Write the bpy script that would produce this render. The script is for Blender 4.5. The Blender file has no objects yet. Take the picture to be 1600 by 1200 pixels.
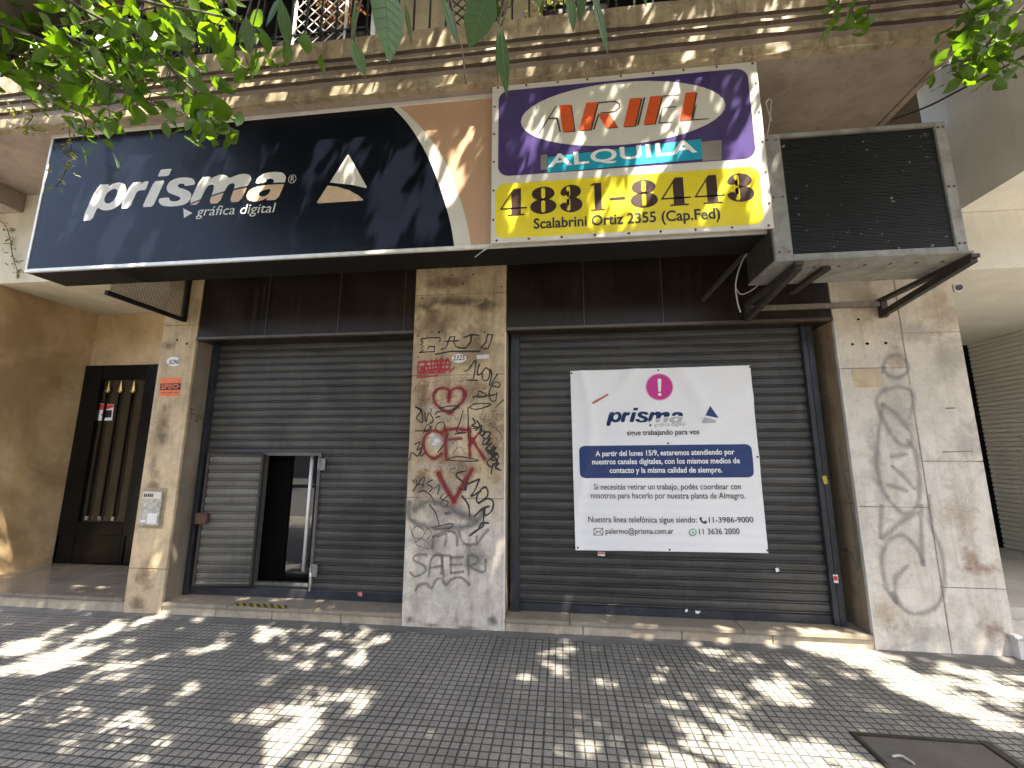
import bpy, bmesh, math, random
import numpy as np
from mathutils import Vector, Matrix
R = math.radians
rnd = random.Random(7)
rng = np.random.default_rng(11)
S = bpy.context.scene
COL = S.collection
# ------------------------------------------------------------------ camera
CF, CP, CY, CR = 654.6, R(9.51), R(-6.49), R(.14)
CAM = np.array([.56, -3.97, 1.55])
_fw = np.array([math.sin(CY)*math.cos(CP), math.cos(CY)*math.cos(CP), math.sin(CP)])
_r0 = np.array([math.cos(CY), -math.sin(CY), 0.]); _u0 = np.cross(_r0, _fw)
_rt = math.cos(CR)*_r0+math.sin(CR)*_u0; _up = -math.sin(CR)*_r0+math.cos(CR)*_u0
cd = bpy.data.cameras.new('camera'); cam = bpy.data.objects.new('camera', cd); COL.objects.link(cam)
cd.sensor_width = 36; cd.lens = CF/1600*36; cd.clip_start = .05; cd.clip_end = 500
M = Matrix(((_rt[0], _up[0], -_fw[0]), (_rt[1], _up[1], -_fw[1]), (_rt[2], _up[2], -_fw[2]))).to_4x4()
M.translation = Vector(CAM); cam.matrix_world = M
S.camera = cam
# ------------------------------------------------------------------ light
SUN = np.array([.32, -.33, .887]); SUN /= np.linalg.norm(SUN)
EL = math.asin(SUN[2]); AZ = math.atan2(SUN[0], SUN[1])
w = bpy.data.worlds.new('World'); S.world = w; w.use_nodes = True
nt = w.node_tree; sky = nt.nodes.new('ShaderNodeTexSky'); sky.sky_type = 'NISHITA'
sky.sun_disc = False; sky.sun_elevation = EL; sky.sun_rotation = AZ; sky.dust_density = 5; sky.ozone_density = .4; sky.air_density = .85
bgn = nt.nodes['Background']; nt.links.new(sky.outputs[0], bgn.inputs[0]); bgn.inputs[1].default_value = .10
sl = bpy.data.lights.new('sun', 'SUN'); sl.energy = 5.0; sl.angle = R(.53); sl.color = (1, .91, .78)
so = bpy.data.objects.new('sun', sl); COL.objects.link(so)
so.rotation_euler = Vector(-SUN).to_track_quat('-Z', 'Y').to_euler(); so.location = (6, -6, 14)
S.view_settings.view_transform = 'Standard'; S.view_settings.look = 'None'
S.view_settings.exposure = 2.98; S.view_settings.gamma = 1; S.view_settings.use_curve_mapping = False
S.render.engine = 'CYCLES'; S.cycles.max_bounces = 8; S.cycles.transparent_max_bounces = 16

# ------------------------------------------------------------------ survey helpers: bearings measured on the photograph -> metres
def ray(px, py): return _rt*(px-800)/CF+_up*(600-py)/CF+_fw
def W(px, py, y=None, z=None, x=None, d=None):
    v = ray(px, py)
    t = (y-CAM[1])/v[1] if y is not None else (z-CAM[2])/v[2] if z is not None else (x-CAM[0])/v[0] if x is not None else d
    return CAM+t*v
def proj(P):
    c = np.asarray(P)-CAM; zc = c@_fw
    return 800+CF*(c@_rt)/zc, 600-CF*(c@_up)/zc, zc
def Zc(ox, oy, s):
    return lambda pts: [(ox+a/s, oy+b/s) for a, b in pts]
# ------------------------------------------------------------------ object helpers
def tag(o, label=None, cat=None, group=None, kind=None):
    if label: o['label'] = label
    if cat: o['category'] = cat
    if group: o['group'] = group
    if kind: o['kind'] = kind
    return o
def empty(name, loc, label, cat, group=None):
    o = bpy.data.objects.new(name, None); COL.objects.link(o); o.location = loc
    o.empty_display_size = .1
    return tag(o, label, cat, group)
def link(name, me, mat, parent=None, smooth=False):
    o = bpy.data.objects.new(name, me); COL.objects.link(o)
    if mat is not None:
        for m in (mat if isinstance(mat, (list, tuple)) else [mat]): me.materials.append(m)
    if smooth: me.polygons.foreach_set('use_smooth', [True]*len(me.polygons))
    if parent is not None:
        o.parent = parent
        p = parent; L = Vector((0, 0, 0))
        while p is not None: L += p.location; p = p.parent
        o.location = (0, 0, 0); o.matrix_parent_inverse = Matrix.Identity(4)
        me.transform(Matrix.Translation(-L))
    return o
class MB:
    def __init__(s): s.v = []; s.f = []; s.uv = {}; s.mi = []
    def add(s, vs, fs, uv=None, mi=0):
        b = len(s.v); s.v += [tuple(map(float, p)) for p in vs]
        for k, f in enumerate(fs):
            if uv is not None: s.uv[len(s.f)] = [uv[i] for i in f]
            s.f.append([b+i for i in f]); s.mi.append(mi)
        return s
    def box(s, x0, x1, y0, y1, z0, z1, bev=0, mi=0):
        if bev:
            b = min(bev, (x1-x0)*.45, (y1-y0)*.45, (z1-z0)*.45)
            bm = bmesh.new(); bmesh.ops.create_cube(bm, size=1)
            for v in bm.verts: v.co = ((x0+x1)/2+v.co.x*(x1-x0), (y0+y1)/2+v.co.y*(y1-y0), (z0+z1)/2+v.co.z*(z1-z0))
            bmesh.ops.bevel(bm, geom=bm.edges[:], offset=b, segments=2, affect='EDGES')
            bm.verts.index_update(); s.add([v.co for v in bm.verts], [[v.index for v in f.verts] for f in bm.faces], mi=mi); bm.free(); return s
        V = [(x, y, z) for x in (x0, x1) for y in (y0, y1) for z in (z0, z1)]
        return s.add(V, [(0, 1, 3, 2), (4, 6, 7, 5), (0, 4, 5, 1), (2, 3, 7, 6), (0, 2, 6, 4), (1, 5, 7, 3)], mi=mi)
    def tube(s, pts, r, n=8, taper=None, cap=True, mi=0):
        P = [Vector(p) for p in pts]; b = len(s.v); N = len(P); up = Vector((0.13, .21, 1)).normalized()
        vs = []
        for i, p in enumerate(P):
            t = (P[min(i+1, N-1)]-P[max(i-1, 0)]).normalized()
            a = t.cross(up)
            if a.length < 1e-3: a = t.cross(Vector((1, 0, 0)))
            a.normalize(); c = t.cross(a)
            rr = r if taper is None else taper[i]
            for k in range(n):
                q = 2*math.pi*k/n; vs.append(p+a*math.cos(q)*rr+c*math.sin(q)*rr)
        fs = [[i*n+k, i*n+(k+1) % n, (i+1)*n+(k+1) % n, (i+1)*n+k] for i in range(N-1) for k in range(n)]
        if cap: fs += [list(range(n))[::-1], [(N-1)*n+k for k in range(n)]]
        return s.add(vs, fs, mi=mi)
    def bar(s, p, q, w, h, mi=0):      # rectangular bar from p to q
        p, q = Vector(p), Vector(q); t = (q-p).normalized(); a = t.cross(Vector((0, 0, 1)))
        if a.length < 1e-3: a = Vector((1, 0, 0))
        a.normalize(); c = a.cross(t)
        V = [e+a*i*w/2+c*j*h/2 for e in (p, q) for i, j in ((-1, -1), (1, -1), (1, 1), (-1, 1))]
        return s.add(V, [(0, 3, 2, 1), (4, 5, 6, 7), (0, 1, 5, 4), (1, 2, 6, 5), (2, 3, 7, 6), (3, 0, 4, 7)], mi=mi)
    def plate(s, pts, th, n, mi=0):     # planar outline with a thickness, front along n
        n = np.array(n, float)*th; k = len(pts); P = [np.array(p, float) for p in pts]
        V = [p+n for p in P]+P
        return s.add(V, [list(range(k)), list(range(2*k-1, k-1, -1))]+[[i, k+i, k+(i+1) % k, (i+1) % k] for i in range(k)], mi=mi)
    def mesh(s, name):
        me = bpy.data.meshes.new(name); me.from_pydata(s.v, [], s.f)
        if s.uv:
            u = me.uv_layers.new(name='UVMap')
            for p in me.polygons:
                if p.index in s.uv:
                    for li, c in zip(p.loop_indices, s.uv[p.index]): u.data[li].uv = c
        if any(s.mi): me.polygons.foreach_set('material_index', s.mi)
        me.validate(); me.update()
        return me
    def build(s, name, mat, parent=None, smooth=False, recalc=True):
        me = s.mesh(name)
        if recalc:
            bm = bmesh.new(); bm.from_mesh(me); bmesh.ops.recalc_face_normals(bm, faces=bm.faces[:]); bm.to_mesh(me); bm.free()
        return link(name, me, mat, parent, smooth)
# ------------------------------------------------------------------ materials
class NT:
    def __init__(s, name):
        s.m = bpy.data.materials.new(name); s.m.use_nodes = True; s.t = s.m.node_tree; s.b = s.t.nodes['Principled BSDF']
    def n(s, typ, **k):
        o = s.t.nodes.new(typ)
        for a, b in k.items():
            if a.startswith('i_'): o.inputs[a[2:].replace('_', ' ')].default_value = b
            else: setattr(o, a, b)
        return o
    def l(s, a, b): s.t.links.new(a, b)
    def coord(s, kind='Object', scale=(1, 1, 1)):
        c = s.n('ShaderNodeTexCoord'); m = s.n('ShaderNodeMapping'); m.inputs['Scale'].default_value = scale
        s.l(c.outputs[kind], m.inputs[0]); return m.outputs[0]
    def noise(s, v, scale, detail=6, rough=.6, dist=0):
        o = s.n('ShaderNodeTexNoise'); o.inputs['Scale'].default_value = scale; o.inputs['Detail'].default_value = detail
        o.inputs['Roughness'].default_value = rough; o.inputs['Distortion'].default_value = dist; s.l(v, o.inputs['Vector']); return o.outputs[0]
    def ramp(s, v, stops):
        o = s.n('ShaderNodeValToRGB'); e = o.color_ramp.elements
        while len(e) < len(stops): e.new(.5)
        for k, (p, c) in enumerate(stops):
            e[k].position = p; e[k].color = (c, c, c, 1) if isinstance(c, (int, float)) else (*c, 1)
        s.l(v, o.inputs[0]); return o.outputs[0]
    def mix(s, f, a, b, typ='MIX'):
        o = s.n('ShaderNodeMix', data_type='RGBA', blend_type=typ)
        for sock, x in ((o.inputs[0], f), (o.inputs[6], a), (o.inputs[7], b)):
            if hasattr(x, 'is_linked') or hasattr(x, 'links'): s.l(x, sock)
            elif isinstance(x, (int, float)): sock.default_value = x
            else: sock.default_value = (*x, 1)
        return o.outputs[2]
    def math(s, op, a, b=0., c=None):
        o = s.n('ShaderNodeMath', operation=op)
        for k, x in enumerate((a, b) if c is None else (a, b, c)):
            if hasattr(x, 'links'): s.l(x, o.inputs[k])
            else: o.inputs[k].default_value = x
        return o.outputs[0]
    def sep(s, v):
        o = s.n('ShaderNodeSeparateXYZ'); s.l(v, o.inputs[0]); return o.outputs
    def col(s, c): s.l(c, s.b.inputs['Base Color']); return s
    def bump(s, h, st=.3, d=.01):
        o = s.n('ShaderNodeBump'); o.inputs['Strength'].default_value = st; o.inputs['Distance'].default_value = d
        s.l(h, o.inputs['Height']); s.l(o.outputs[0], s.b.inputs['Normal']); return s
    def rough(s, v):
        if hasattr(v, 'links'): s.l(v, s.b.inputs['Roughness'])
        else: s.b.inputs['Roughness'].default_value = v
        return s
def plain(name, c, rough=.5, metal=0, var=.12, scale=9, coat=0, bump=0):
    t = NT(name); v = t.coord(); n = t.noise(v, scale)
    t.col(t.mix(t.ramp(n, [(.3, 0), (.7, 1)]), tuple(x*(1-var) for x in c), tuple(min(1, x*(1+var)) for x in c)))
    t.rough(rough); t.b.inputs['Metallic'].default_value = metal; t.b.inputs['Coat Weight'].default_value = coat; t.b.inputs['Coat Roughness'].default_value = .12
    if bump: t.bump(t.noise(v, scale*6), bump)
    return t.m
def stone(name, c1, c2, stain=(.16, .12, .08), st=.35, vert=1., rough=.75, lowc=None, lowz=1.2, spots=.5, vein=0., cloud=.5, cs=1.1):
    t = NT(name); v = t.coord(); vs = t.coord(scale=(1, 1, .35)); n1 = t.noise(vs, 2.3, 8, .62, .6); n2 = t.noise(v, 7, 8, .7, .3); n3 = t.noise(v, 60, 4, .6)
    c = t.mix(t.ramp(n1, [(.32, 0), (.66, 1)]), c1, c2)
    nb = t.noise(v, cs, 4, .55, .8); c = t.mix(t.ramp(nb, [(.40, 0), (.60, cloud)]), c, tuple(x*.66+.02 for x in c1) if cloud < .6 else stain)
    if lowc:
        z = t.sep(v)[2]; f = t.math('ADD', t.math('MULTIPLY', n2, .7), t.math('MULTIPLY', z, -1/lowz)); f = t.math('ADD', f, .85)
        c = t.mix(t.ramp(f, [(.1, 0), (.55, 1)]), c, lowc)
    dirt = t.ramp(n2, [(.44, 0), (.72, st)]); c = t.mix(dirt, c, stain)
    vs2 = t.coord(scale=(3.2, 3.2, .25)); dr = t.noise(vs2, 3, 6, .6, .4); c = t.mix(t.ramp(dr, [(.5, 0), (.72, st*.9*vert)]), c, stain)
    vn = t.noise(t.coord(scale=(1.6, 1.6, .5)), 4.5, 5, .55, 1.4); va = t.math('ABSOLUTE', t.math('SUBTRACT', vn, .5)); c = t.mix(t.ramp(va, [(.003, vein), (.012, 0)]), c, stain); sp = t.noise(v, 23, 3, .5); c = t.mix(t.ramp(sp, [(.66, 0), (.74, spots)]), c, tuple(x*.5 for x in c1))
    c = t.mix(t.ramp(n3, [(.3, .12), (.7, 0)]), c, (.05, .04, .03))
    t.col(c).rough(t.math('ADD', t.math('MULTIPLY', n2, .3), rough-.15)); t.bump(t.math('ADD', n2, t.math('MULTIPLY', n3, .3)), .25, .008)
    return t.m
def spray(name, c, alpha=1., soft=.35, grain=.35):     # paint line: opaque core, speckled edge, from the ribbon's own UV
    t = NT(name); uv = t.coord('UV'); s = t.sep(uv); a = t.math('ABSOLUTE', t.math('SUBTRACT', t.math('MULTIPLY', s[1], 2), 1))
    v = t.coord(); n = t.noise(v, 160, 3, .7); n2 = t.noise(v, 14, 4, .6)
    e = t.math('ADD', a, t.math('MULTIPLY', t.math('SUBTRACT', n, .5), grain)); e = t.math('ADD', e, t.math('MULTIPLY', t.math('SUBTRACT', n2, .5), .5))
    al = t.ramp(e, [(max(0, .92-soft), alpha), (min(1, .95), 0.)])
    t.b.inputs['Base Color'].default_value = (*c, 1); t.rough(.6); t.l(al, t.b.inputs['Alpha'])
    return t.m
def slatmat(name, c, dirt):
    t = NT(name); v = t.coord(); n = t.noise(v, 2.2, 6, .6, .4); vs = t.coord(scale=(.5, 1, 9)); n2 = t.noise(vs, 5, 6, .65); n3 = t.noise(t.coord(scale=(3, 3, 3)), 30, 4, .7)
    cc = t.mix(t.ramp(n, [(.3, 0), (.7, 1)]), c, dirt); cc = t.mix(t.ramp(n2, [(.45, 0), (.8, .55)]), cc, tuple(x*1.9 for x in dirt))
    sz_ = t.sep(v)[2]; wn = t.n('ShaderNodeTexWhiteNoise', noise_dimensions='1D'); t.l(t.math('FLOOR', t.math('DIVIDE', t.math('ADD', sz_, .0), .083)), wn.inputs['W'])
    cc = t.mix(t.math('MULTIPLY', wn.outputs[0], .38), cc, (.012, .012, .012))
    st_ = t.noise(t.coord(scale=(7, 1, .35)), 2.5, 6, .65, .3); cc = t.mix(t.ramp(st_, [(.5, 0), (.75, .45)]), cc, (.016, .015, .014))
    gz = t.noise(t.coord(scale=(1, 1, 1.6)), 1.3, 4, .5, .5); cc = t.mix(t.ramp(gz, [(.5, 0), (.66, .35)]), cc, tuple(x*1.5 for x in dirt))
    cc = t.mix(t.ramp(n3, [(.66, 0), (.76, .6)]), cc, (.02, .018, .016))
    t.col(cc).rough(t.math('ADD', t.math('MULTIPLY', n2, .35), .32)); t.b.inputs['Metallic'].default_value = .1; t.bump(n2, .12, .004); return t.m

m_pil = stone('beige limestone', (.54, .41, .23), (.68, .55, .36), lowc=(.70, .63, .53), lowz=1.3, st=.6, vein=.2, cs=1.8)
m_pilL = stone('warm limestone', (.60, .44, .24), (.72, .56, .35), lowc=(.54, .42, .27), lowz=.5, st=.45)
m_pilR = stone('pale limestone', (.58, .49, .36), (.64, .57, .46), st=.6, stain=(.30, .24, .17), lowc=(.66, .62, .55), lowz=2.6, vein=.12, cs=1.6)
m_core = plain('mortar', (.16, .13, .10), .9)
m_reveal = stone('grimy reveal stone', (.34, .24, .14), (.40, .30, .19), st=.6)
m_ent = stone('polished ochre stone', (.60, .43, .22), (.70, .54, .32), stain=(.27, .17, .085), st=.35, rough=.42, vert=.3, cloud=.75, cs=.9, spots=.1)
m_floor = stone('brown granite', (.20, .168, .132), (.26, .222, .18), st=.15, rough=.18, vert=0, spots=.2)
m_sill = stone('worn sill marble', (.27, .225, .165), (.35, .30, .225), st=.5, rough=.55, vert=0)
m_riser = stone('riser stone', (.46, .38, .27), (.54, .47, .35), st=.55, vert=.6)
m_fascia = stone('weathered render', (.37, .29, .165), (.50, .42, .26), stain=(.09, .06, .04), st=.85, vert=1., spots=.8)
m_groove = stone('dirty groove', (.05, .034, .022), (.12, .085, .055), stain=(.02, .015, .01), st=.6)
m_soffit = stone('stained plaster', (.33, .26, .21), (.40, .33, .27), stain=(.16, .11, .09), st=.5, vert=0, rough=.85)
m_cream = stone('cream plaster', (.66, .60, .45), (.72, .67, .53), stain=(.4, .33, .22), st=.25, rough=.85, spots=.15)
m_neigh = stone('neighbour cream paint', (.80, .77, .67), (.85, .82, .73), stain=(.48, .43, .34), st=.15, cloud=.25, rough=.8, spots=.05)
m_white = stone('whitewashed stone', (.7, .67, .6), (.76, .73, .68), st=.25)
m_brownp = plain('dark brown enamel panel', (.012, .0075, .005), .38, 0, .4, 2.5, 0); m_brownp.node_tree.nodes['Principled BSDF'].inputs['Specular IOR Level'].default_value = .22
def enamel():
    t = NT('streaked brown enamel'); v = t.coord(); n = t.noise(v, 1.4, 5, .55, .5); st_ = t.noise(t.coord(scale=(6, 1, .4)), 3, 6, .65, .3); d = t.noise(v, 40, 4, .7)
    c = t.mix(t.ramp(n, [(.3, 0), (.7, 1)]), (.008, .005, .0035), (.026, .016, .010)); c = t.mix(t.ramp(st_, [(.52, 0), (.75, .5)]), c, (.045, .034, .026)); c = t.mix(t.ramp(d, [(.66, 0), (.74, .35)]), c, (.07, .06, .05))
    t.col(c).rough(t.math('ADD', t.math('MULTIPLY', st_, .4), .18)); t.b.inputs['Specular IOR Level'].default_value = .3; return t.m
m_brownp = enamel()
m_trim = plain('dull bronze trim', (.11, .09, .07), .4, .5)
m_slatL = slatmat('grey steel slats', (.038, .037, .034), (.086, .081, .071))
m_slatR = slatmat('dark steel slats', (.036, .036, .035), (.070, .067, .061))
m_hatch = slatmat('bare scuffed steel slats', (.080, .077, .066), (.165, .155, .128))
m_rail = plain('painted steel channel', (.038, .042, .050), .4, .3, .3)
m_black = plain('gloss black paint', (.003, .003, .0035), .25, 0, .2, 6, 0); m_black.node_tree.nodes['Principled BSDF'].inputs['Specular IOR Level'].default_value = .25
m_blackmat = plain('flat black', (.008, .007, .006), .7); m_blackmat.node_tree.nodes['Principled BSDF'].inputs['Specular IOR Level'].default_value = .25
m_brass = plain('brass', (.75, .52, .18), .25, .9)
m_steel = plain('brushed steel', (.62, .60, .57), .28, .9, .1, 40)
m_rust = plain('rusty box', (.10, .045, .028), .75, .2, .4, 30)
m_angle = plain('weathered angle iron', (.05, .042, .034), .55, .4, .35, 20)
m_rail2 = plain('grey primed rail', (.20, .17, .135), .5, .3, .25, 20)
m_acc = stone('galvanised casing', (.25, .25, .225), (.34, .33, .295), stain=(.09, .07, .05), st=.7, rough=.5, vert=.8, spots=.3)
m_alu = plain('aluminium frame', (.72, .70, .64), .35, .35, .1, 12)
m_navy = plain('navy vinyl', (.0042, .0052, .0095), .2, 0, .15, 4, .0); m_navy.node_tree.nodes['Principled BSDF'].inputs['Specular IOR Level'].default_value = .2
m_peach = plain('peach vinyl', (.50, .32, .20), .22, 0, .05, 4)
m_wv = plain('ivory vinyl', (.62, .60, .52), .2, 0, .05, 4)
m_violet = plain('violet vinyl', (.066, .046, .15), .16, 0, .12, 5)
m_yellow = plain('yellow vinyl', (.74, .62, .03), .25, 0, .08, 3)
m_bw = plain('dirty white board', (.62, .60, .54), .28, 0, .06, 6)
m_cyan = plain('cyan strip', (.02, .33, .46), .25, 0, .08)
m_greypatch = plain('grey patch', (.24, .21, .18), .4, 0, .15)
m_orange = plain('orange vinyl', (.66, .10, .025), .25, 0, .1)
m_dkbrown = plain('dark brown ink', (.045, .022, .018), .3)
m_wtext = plain('white letters', (.8, .8, .78), .3, 0, .04)
m_ink = plain('black ink', (.02, .02, .022), .4)
m_greyink = plain('grey ink', (.42, .42, .43), .4)
m_bluebox = plain('navy print', (.012, .035, .14), .35, 0, .06)
m_magenta = plain('magenta print', (.52, .015, .22), .35, 0, .04)
m_pink = plain('pale pink ring', (.8, .5, .62), .35)
m_green = plain('pale green print', (.15, .42, .24), .4)
m_red = plain('red print', (.6, .05, .05), .4)
m_stick = plain('white paper sticker', (.75, .73, .69), .5, 0, .06, 30)
m_sticko = plain('orange sticker', (.75, .16, .03), .45, 0, .1, 20)
m_yel2 = plain('dirty yellow', (.5, .42, .05), .5)
m_dark = plain('dark interior', (.0025, .0022, .002), .9); m_dark.node_tree.nodes['Principled BSDF'].inputs['Specular IOR Level'].default_value = .1
m_bark = stone('tree bark', (.055, .04, .028), (.10, .075, .05), stain=(.02, .015, .01), st=.6, rough=.9)
m_cable = plain('cable sheath', (.02, .02, .02), .5)
m_wire = plain('grey wire', (.40, .39, .36), .4)
m_pot = plain('black planter', (.012, .011, .010), .5)
m_ribs = stone('taupe ribbed render', (.80, .76, .67), (.85, .81, .73), st=.08, cloud=.1, rough=.8, spots=.05)
m_asph = stone('asphalt', (.05, .05, .05), (.07, .068, .065), st=.2, vert=0, rough=.9)
m_kerb = stone('granite kerb', (.28, .27, .25), (.36, .34, .31), st=.3, vert=0)
m_far = stone('far facade', (.20, .17, .14), (.27, .24, .20), st=.3)
m_farw = plain('far window', (.03, .035, .04), .1)
def two_tone(name, top, gap, low, co):    # print in two colours parted by a rising sweep, in the lettering's own metres
    t = NT(name); s = t.sep(t.coord()); x, z = s[0], s[2]
    x0, z0, k, q, g = co
    dx = t.math('SUBTRACT', x, x0)
    h = t.math('ADD', t.math('MULTIPLY', dx, k), z0); h = t.math('ADD', h, t.math('MULTIPLY', t.math('MULTIPLY', dx, dx), q))
    d = t.math('SUBTRACT', z, h)
    up = t.math('GREATER_THAN', d, g); lo = t.math('LESS_THAN', d, -g)
    c = t.mix(up, t.mix(lo, gap, low), top); t.col(c).rough(.2); return t.m
def leafmat(name, c1, c2, trans=.35):
    t = NT(name); v = t.coord(); n = t.noise(v, 5, 3); n2 = t.noise(v, 22, 2)
    c = t.mix(t.ramp(n, [(.3, 0), (.7, 1)]), c1, c2); c = t.mix(t.ramp(n2, [(.5, 0), (.8, .5)]), c, tuple(x*1.5 for x in c2))
    t.col(c).rough(.38); tr = t.n('ShaderNodeBsdfTranslucent'); 
    t.l(t.mix(1., c, (2.3, 2.2, .35), 'MULTIPLY'), tr.inputs[0])
    ms = t.n('ShaderNodeMixShader'); ms.inputs[0].default_value = trans
    t.l(t.b.outputs[0], ms.inputs[1]); t.l(tr.outputs[0], ms.inputs[2]); t.l(ms.outputs[0], t.t.nodes['Material Output'].inputs[0]); return t.m
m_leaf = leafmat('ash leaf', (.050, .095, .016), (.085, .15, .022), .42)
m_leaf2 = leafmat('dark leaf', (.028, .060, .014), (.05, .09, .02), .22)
m_vine = leafmat('vine leaf', (.085, .10, .025), (.14, .15, .035), .3)
m_redleaf = leafmat('russet leaf', (.08, .03, .02), (.12, .05, .03), .25)
# pavement: 5 cm studs cast in 40 cm tiles
def paving():
    t = NT('cast paving tiles'); v = t.coord(); s = t.sep(v)
    def groove(x, period, half, off=0.):
        f = t.math('FRACT', t.math('ADD', t.math('DIVIDE', x, period), off+100)); a = t.math('ABSOLUTE', t.math('SUBTRACT', f, .5))
        return a, half
    wob = t.math('MULTIPLY', t.math('SUBTRACT', t.noise(v, 9, 4), .5), .006)
    X = t.math('ADD', s[0], wob); Y = t.math('ADD', s[1], wob)
    ax, _ = groove(X, PX, 0); ay, _ = groove(Y, PX, 0); bx, _ = groove(X, PX*8, 0); by, _ = groove(Y, PX*8, 0)
    m = t.math('MAXIMUM', ax, ay)
    g = t.ramp(m, [(.395, 0), (.44, 1)]); 
    mb = t.math('MAXIMUM', bx, by); gb = t.ramp(mb, [(.483, 0), (.489, 1)])
    cell = t.n('ShaderNodeTexWhiteNoise'); 
    cx = t.n('ShaderNodeCombineXYZ'); t.l(t.math('FLOOR', t.math('DIVIDE', s[0], PX)), cx.inputs[0]); t.l(t.math('FLOOR', t.math('DIVIDE', s[1], PX)), cx.inputs[1]); t.l(cx.outputs[0], cell.inputs[0])
    cel2 = t.n('ShaderNodeTexWhiteNoise'); c2 = t.n('ShaderNodeCombineXYZ'); t.l(t.math('FLOOR', t.math('DIVIDE', s[0], PX*8)), c2.inputs[0]); t.l(t.math('FLOOR', t.math('DIVIDE', s[1], PX*8)), c2.inputs[1]); t.l(c2.outputs[0], cel2.inputs[0])
    n = t.noise(v, 2.1, 7, .6, .3); n2 = t.noise(v, 90, 4, .7); n3 = t.noise(v, 14, 5, .6)
    c = t.mix(cell.outputs[0], (.225, .217, .185), (.30, .289, .25)); c = t.mix(t.math('MULTIPLY', cel2.outputs[0], .6), c, (.32, .306, .265))
    c = t.mix(t.ramp(n, [(.35, 0), (.68, .75)]), c, (.135, .128, .11)); c = t.mix(t.ramp(n3, [(.55, 0), (.8, .5)]), c, (.28, .26, .23))
    c = t.mix(t.ramp(n2, [(.35, .55), (.6, 0)]), c, (.07, .066, .058))
    sp = t.noise(v, 9.3, 3, .5); c = t.mix(t.ramp(sp, [(.70, 0), (.715, .5)]), c, (.5, .48, .42))
    ol = t.noise(t.coord(scale=(1, .8, 1)), 3.1, 5, .6, .5); c = t.mix(t.ramp(ol, [(.56, 0), (.7, .32)]), c, (.085, .080, .069)); gg = t.math('MAXIMUM', g, gb); gg = t.math('MULTIPLY', gg, t.ramp(t.noise(v, 17, 4, .6), [(.25, .45), (.5, 1)])); c = t.mix(gg, c, t.mix(n3, (.022, .020, .017), (.05, .045, .038)))
    t.col(c).rough(.8); t.bump(t.math('ADD', t.math('MULTIPLY', gg, -1), t.math('MULTIPLY', n2, .2)), .7, .006); return t.m
PX = .0555
m_pave = paving()

# ------------------------------------------------------------------ text, ribbons, flat print
_txt = {}
def text_mesh(body, bold=0., spacing=1.):
    k = (body, bold, spacing)
    if k in _txt: return _txt[k]
    cu = bpy.data.curves.new('t', 'FONT'); cu.body = body; cu.size = 1; cu.offset = bold; cu.space_character = spacing; cu.resolution_u = 4
    ob = bpy.data.objects.new('t', cu); COL.objects.link(ob); bpy.context.view_layer.update()
    me = bpy.data.meshes.new_from_object(ob.evaluated_get(bpy.context.evaluated_depsgraph_get()))
    V = np.array([v.co[:2] for v in me.vertices]); F = [list(p.vertices) for p in me.polygons]
    bpy.data.objects.remove(ob); bpy.data.curves.remove(cu); bpy.data.meshes.remove(me)
    _txt[k] = (V, F); return V, F
def text(name, body, p0, p1, h, y, mat, parent, bold=0., shear=0., spacing=1., off=.003, surf=None, warp=None, label=None):
    """lettering on the plane y: p0/p1 = pixel bearing of the baseline's ends, h = letter height (m) of the text's tallest glyph"""
    V, F = text_mesh(body, bold, spacing); V = V.copy()
    x0, x1 = V[:, 0].min(), V[:, 0].max(); top = V[:, 1].max()
    A, B = W(*p0, y=y), W(*p1, y=y); L = np.linalg.norm(B-A); ux = (B-A)/L; uz = np.array([-ux[2], 0, ux[0]])
    X = (V[:, 0]-x0)/(x1-x0)*L; Z = V[:, 1]/top*h; X = X+Z*shear
    P = A+np.outer(X, ux)+np.outer(Z, uz); P[:, 1] = y-off
    if surf: P[:, 1] = [surf(p[0], p[2])-off for p in P]
    o = MB().add(P, F).build(name, mat, parent, recalc=False)
    if label: o['label'] = label
    return o
def smooth(pts, k=5, closed=False):
    P = [np.array(p, float) for p in pts]
    if len(P) < 3: return P
    out = []
    for i in range(len(P)-1):
        a, b, c, d = P[max(i-1, 0)], P[i], P[i+1], P[min(i+2, len(P)-1)]
        for j in range(k):
            t = j/k; out.append(.5*((2*b)+(-a+c)*t+(2*a-5*b+4*c-d)*t*t+(-a+3*b-3*c+d)*t**3))
    out.append(P[-1]); return out
_lift = [0]
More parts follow.
